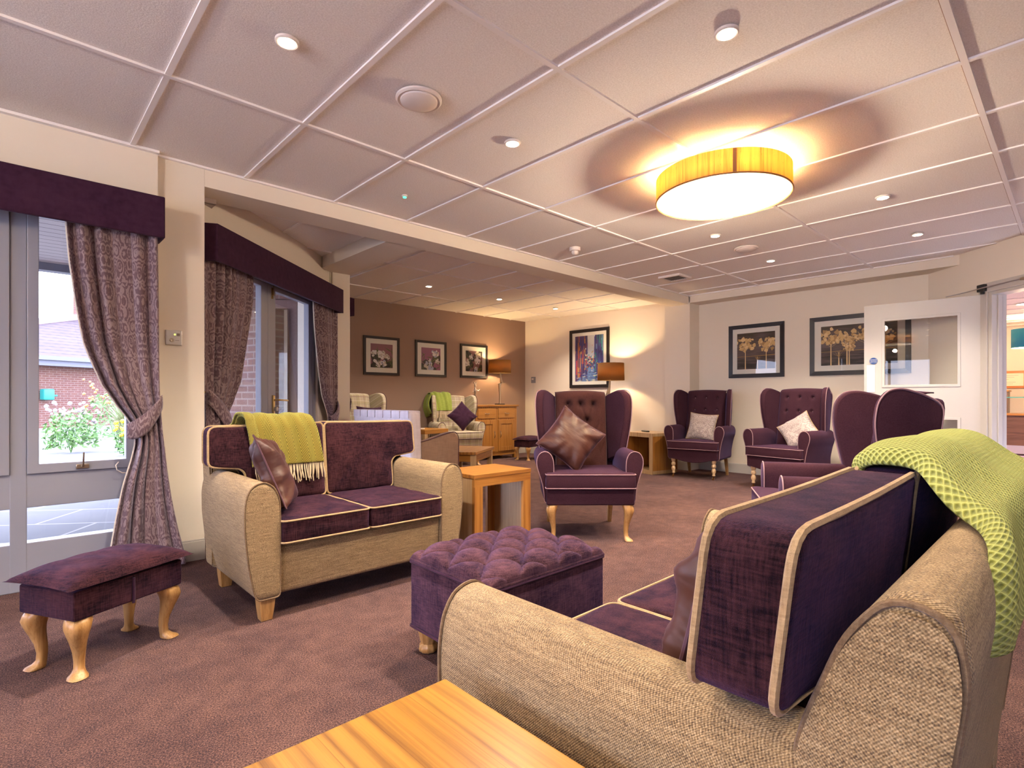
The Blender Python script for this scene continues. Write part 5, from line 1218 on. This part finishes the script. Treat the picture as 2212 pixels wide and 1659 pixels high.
def shrub(name, label, loc, h, r, n, leafm, petal=None, pn_=0, seed=0, blade=False, group='patio plants'):
    t = thing(name, label, 'plant', loc, 0, group); rn = random.Random(seed); bm = nb()
    for i in range(n):
        a = rn.uniform(0, 2 * PI); rr = r * rn.random() ** .5; zz = h * rn.uniform(.15, 1) * (1 - .35 * (rr / r) ** 2)
        if blade:
            l = h * rn.uniform(.6, 1); b = Vector((rr * .2 * math.cos(a), rr * .2 * math.sin(a), 0)); e = Vector((rr * math.cos(a) * 1.5, rr * math.sin(a) * 1.5, l * rn.uniform(.6, 1))); m_ = (b + e) / 2 + Vector((0, 0, l * .25)); s = Vector((-math.sin(a), math.cos(a), 0)) * .010
            v = [bm.verts.new(p) for p in (b - s, b + s, m_ + s, m_ - s, e)]; bm.faces.new((v[0], v[1], v[2], v[3])); bm.faces.new((v[3], v[2], v[4]))
        else:
            c = Vector((rr * math.cos(a), rr * math.sin(a), zz)); s = rn.uniform(.03, .07); q = Vector((rn.uniform(-1, 1), rn.uniform(-1, 1), rn.uniform(-.3, 1))).normalized(); p_ = q.orthogonal().normalized() * s * .4
            v = [bm.verts.new(x) for x in (c - q * s, c + p_, c + q * s, c - p_)]; bm.faces.new(v)
    mobj('foliage', bm, leafm, t, smooth=False)
    if not blade:
        bm = nb()
        for i in range(7): a = rn.uniform(0, 6.28); tube(bm, [(0, 0, 0), (r * .3 * math.cos(a), r * .3 * math.sin(a), h * .5), (r * .6 * math.cos(a), r * .6 * math.sin(a), h * .85)], .006, 5)
        mobj('stem', bm, 'leaf', t)
    if petal:
        bm = nb()
        for i in range(pn_):
            a = rn.uniform(0, 2 * PI); rr = r * rn.random() ** .5 * 1.05; c = Vector((rr * math.cos(a), rr * math.sin(a), h * rn.uniform(.65, 1.12)))
            bmesh.ops.create_icosphere(bm, subdivisions=1, radius=rn.uniform(.022, .042), matrix=Matrix.Translation(c))
        mobj('blossom', bm, petal, t)
shrub('ornamental_grass', 'clump of pale feathery grass among the patio flowers', (1.75, 12.75, -.03), 1.05, .30, 520, 'grassy', seed=2, blade=True)
shrub('flower_shrub', 'yellow flowering plant at the right front of the patio bed', (1.68, 11.6, -.03), .55, .28, 420, 'leaf', 'yellow', 70, seed=3)
shrub('flower_shrub', 'orange flowering plant at the back of the patio bed', (1.80, 14.6, -.03), 1.3, .6, 800, 'leaf', 'orange', 70, seed=4)
shrub('flower_shrub', 'pale pink flowering plant at the left of the patio bed', (.90, 13.0, -.03), .85, .40, 700, 'leaf', 'pinkf', 40, seed=5)
hg = nb(); grid(hg, 60, 14, lambda u, v: Vector((-34 + 22 * u, 13 + 3 * math.sin(u * 3) + .3 * noise.noise(Vector((u * 60, v * 9, 0))), -.03 + 2.6 * v + .2 * noise.noise(Vector((u * 50, 3, 1)))))); tag(mobj('hedge', hg, 'hedge', solid=.5), 'long clipped green hedge at the edge of the garden', 'hedge')
# open brown framed door outside
bo = thing('brown_door', 'open brown framed glazed door standing outside the garden doors', 'door', (*(B0 + BE * 1.86 - BN * .22), 0), BR + R(97))
bm = nb(); O = [(0, .03), (.80, .03), (.80, 1.95), (0, 1.95)]; I = [(.09, .2), (.71, .2), (.71, 1.86), (.09, 1.86)]
loft(bm, [[Vector((x, y, z)) for x, z in P] for P, y in ((O, .05), (O, 0), (I, 0), (I, .05))], cap=False); mobj('door_leaf', bm, 'brownpvc', bo, smooth=False, bevel=.004); mobj('pane', bx(.088, .712, .02, .026, .198, 1.862), 'glass', bo, smooth=False)

# ------------------------------------------------------------------ world, sun, camera
wd = bpy.data.worlds.new('world'); bpy.context.scene.world = wd; wd.use_nodes = True
nt = wd.node_tree; bg = nt.nodes['Background']
tc = nt.nodes.new('ShaderNodeTexCoord'); sx = nt.nodes.new('ShaderNodeSeparateXYZ'); nt.links.new(tc.outputs['Generated'], sx.inputs[0])
rp = nt.nodes.new('ShaderNodeValToRGB'); nt.links.new(sx.outputs[2], rp.inputs[0]); e = rp.color_ramp.elements; e[0].position = 0; e[0].color = (.70, .75, 1, 1); e[1].position = .6; e[1].color = (.58, .64, 1, 1)
nt.links.new(rp.outputs[0], bg.inputs[0]); bg.inputs[1].default_value = 7.0
light('sun_light', 'SUN', (5, 20, 15), .8, (1, .96, .9), R(12), rot=(R(-38), 0, R(-35)))
cam = bpy.data.cameras.new('camera'); co = bpy.data.objects.new('camera', cam); link(co)
co.location = (0, 0, .97); YAW = .8136
co.rotation_euler = (R(90), 0, YAW - PI / 2)
cam.sensor_width = 36; cam.sensor_fit = 'HORIZONTAL'; cam.lens = 1158.8 / 2212 * 36; cam.shift_y = (862.8 - 829.5) / 2212; cam.clip_start = .02; cam.clip_end = 300
sc = bpy.context.scene; sc.camera = co
vs = sc.view_settings; vs.view_transform = 'Standard'; vs.look = 'None'; vs.gamma = 1; vs.use_curve_mapping = False; vs.exposure = 1.35
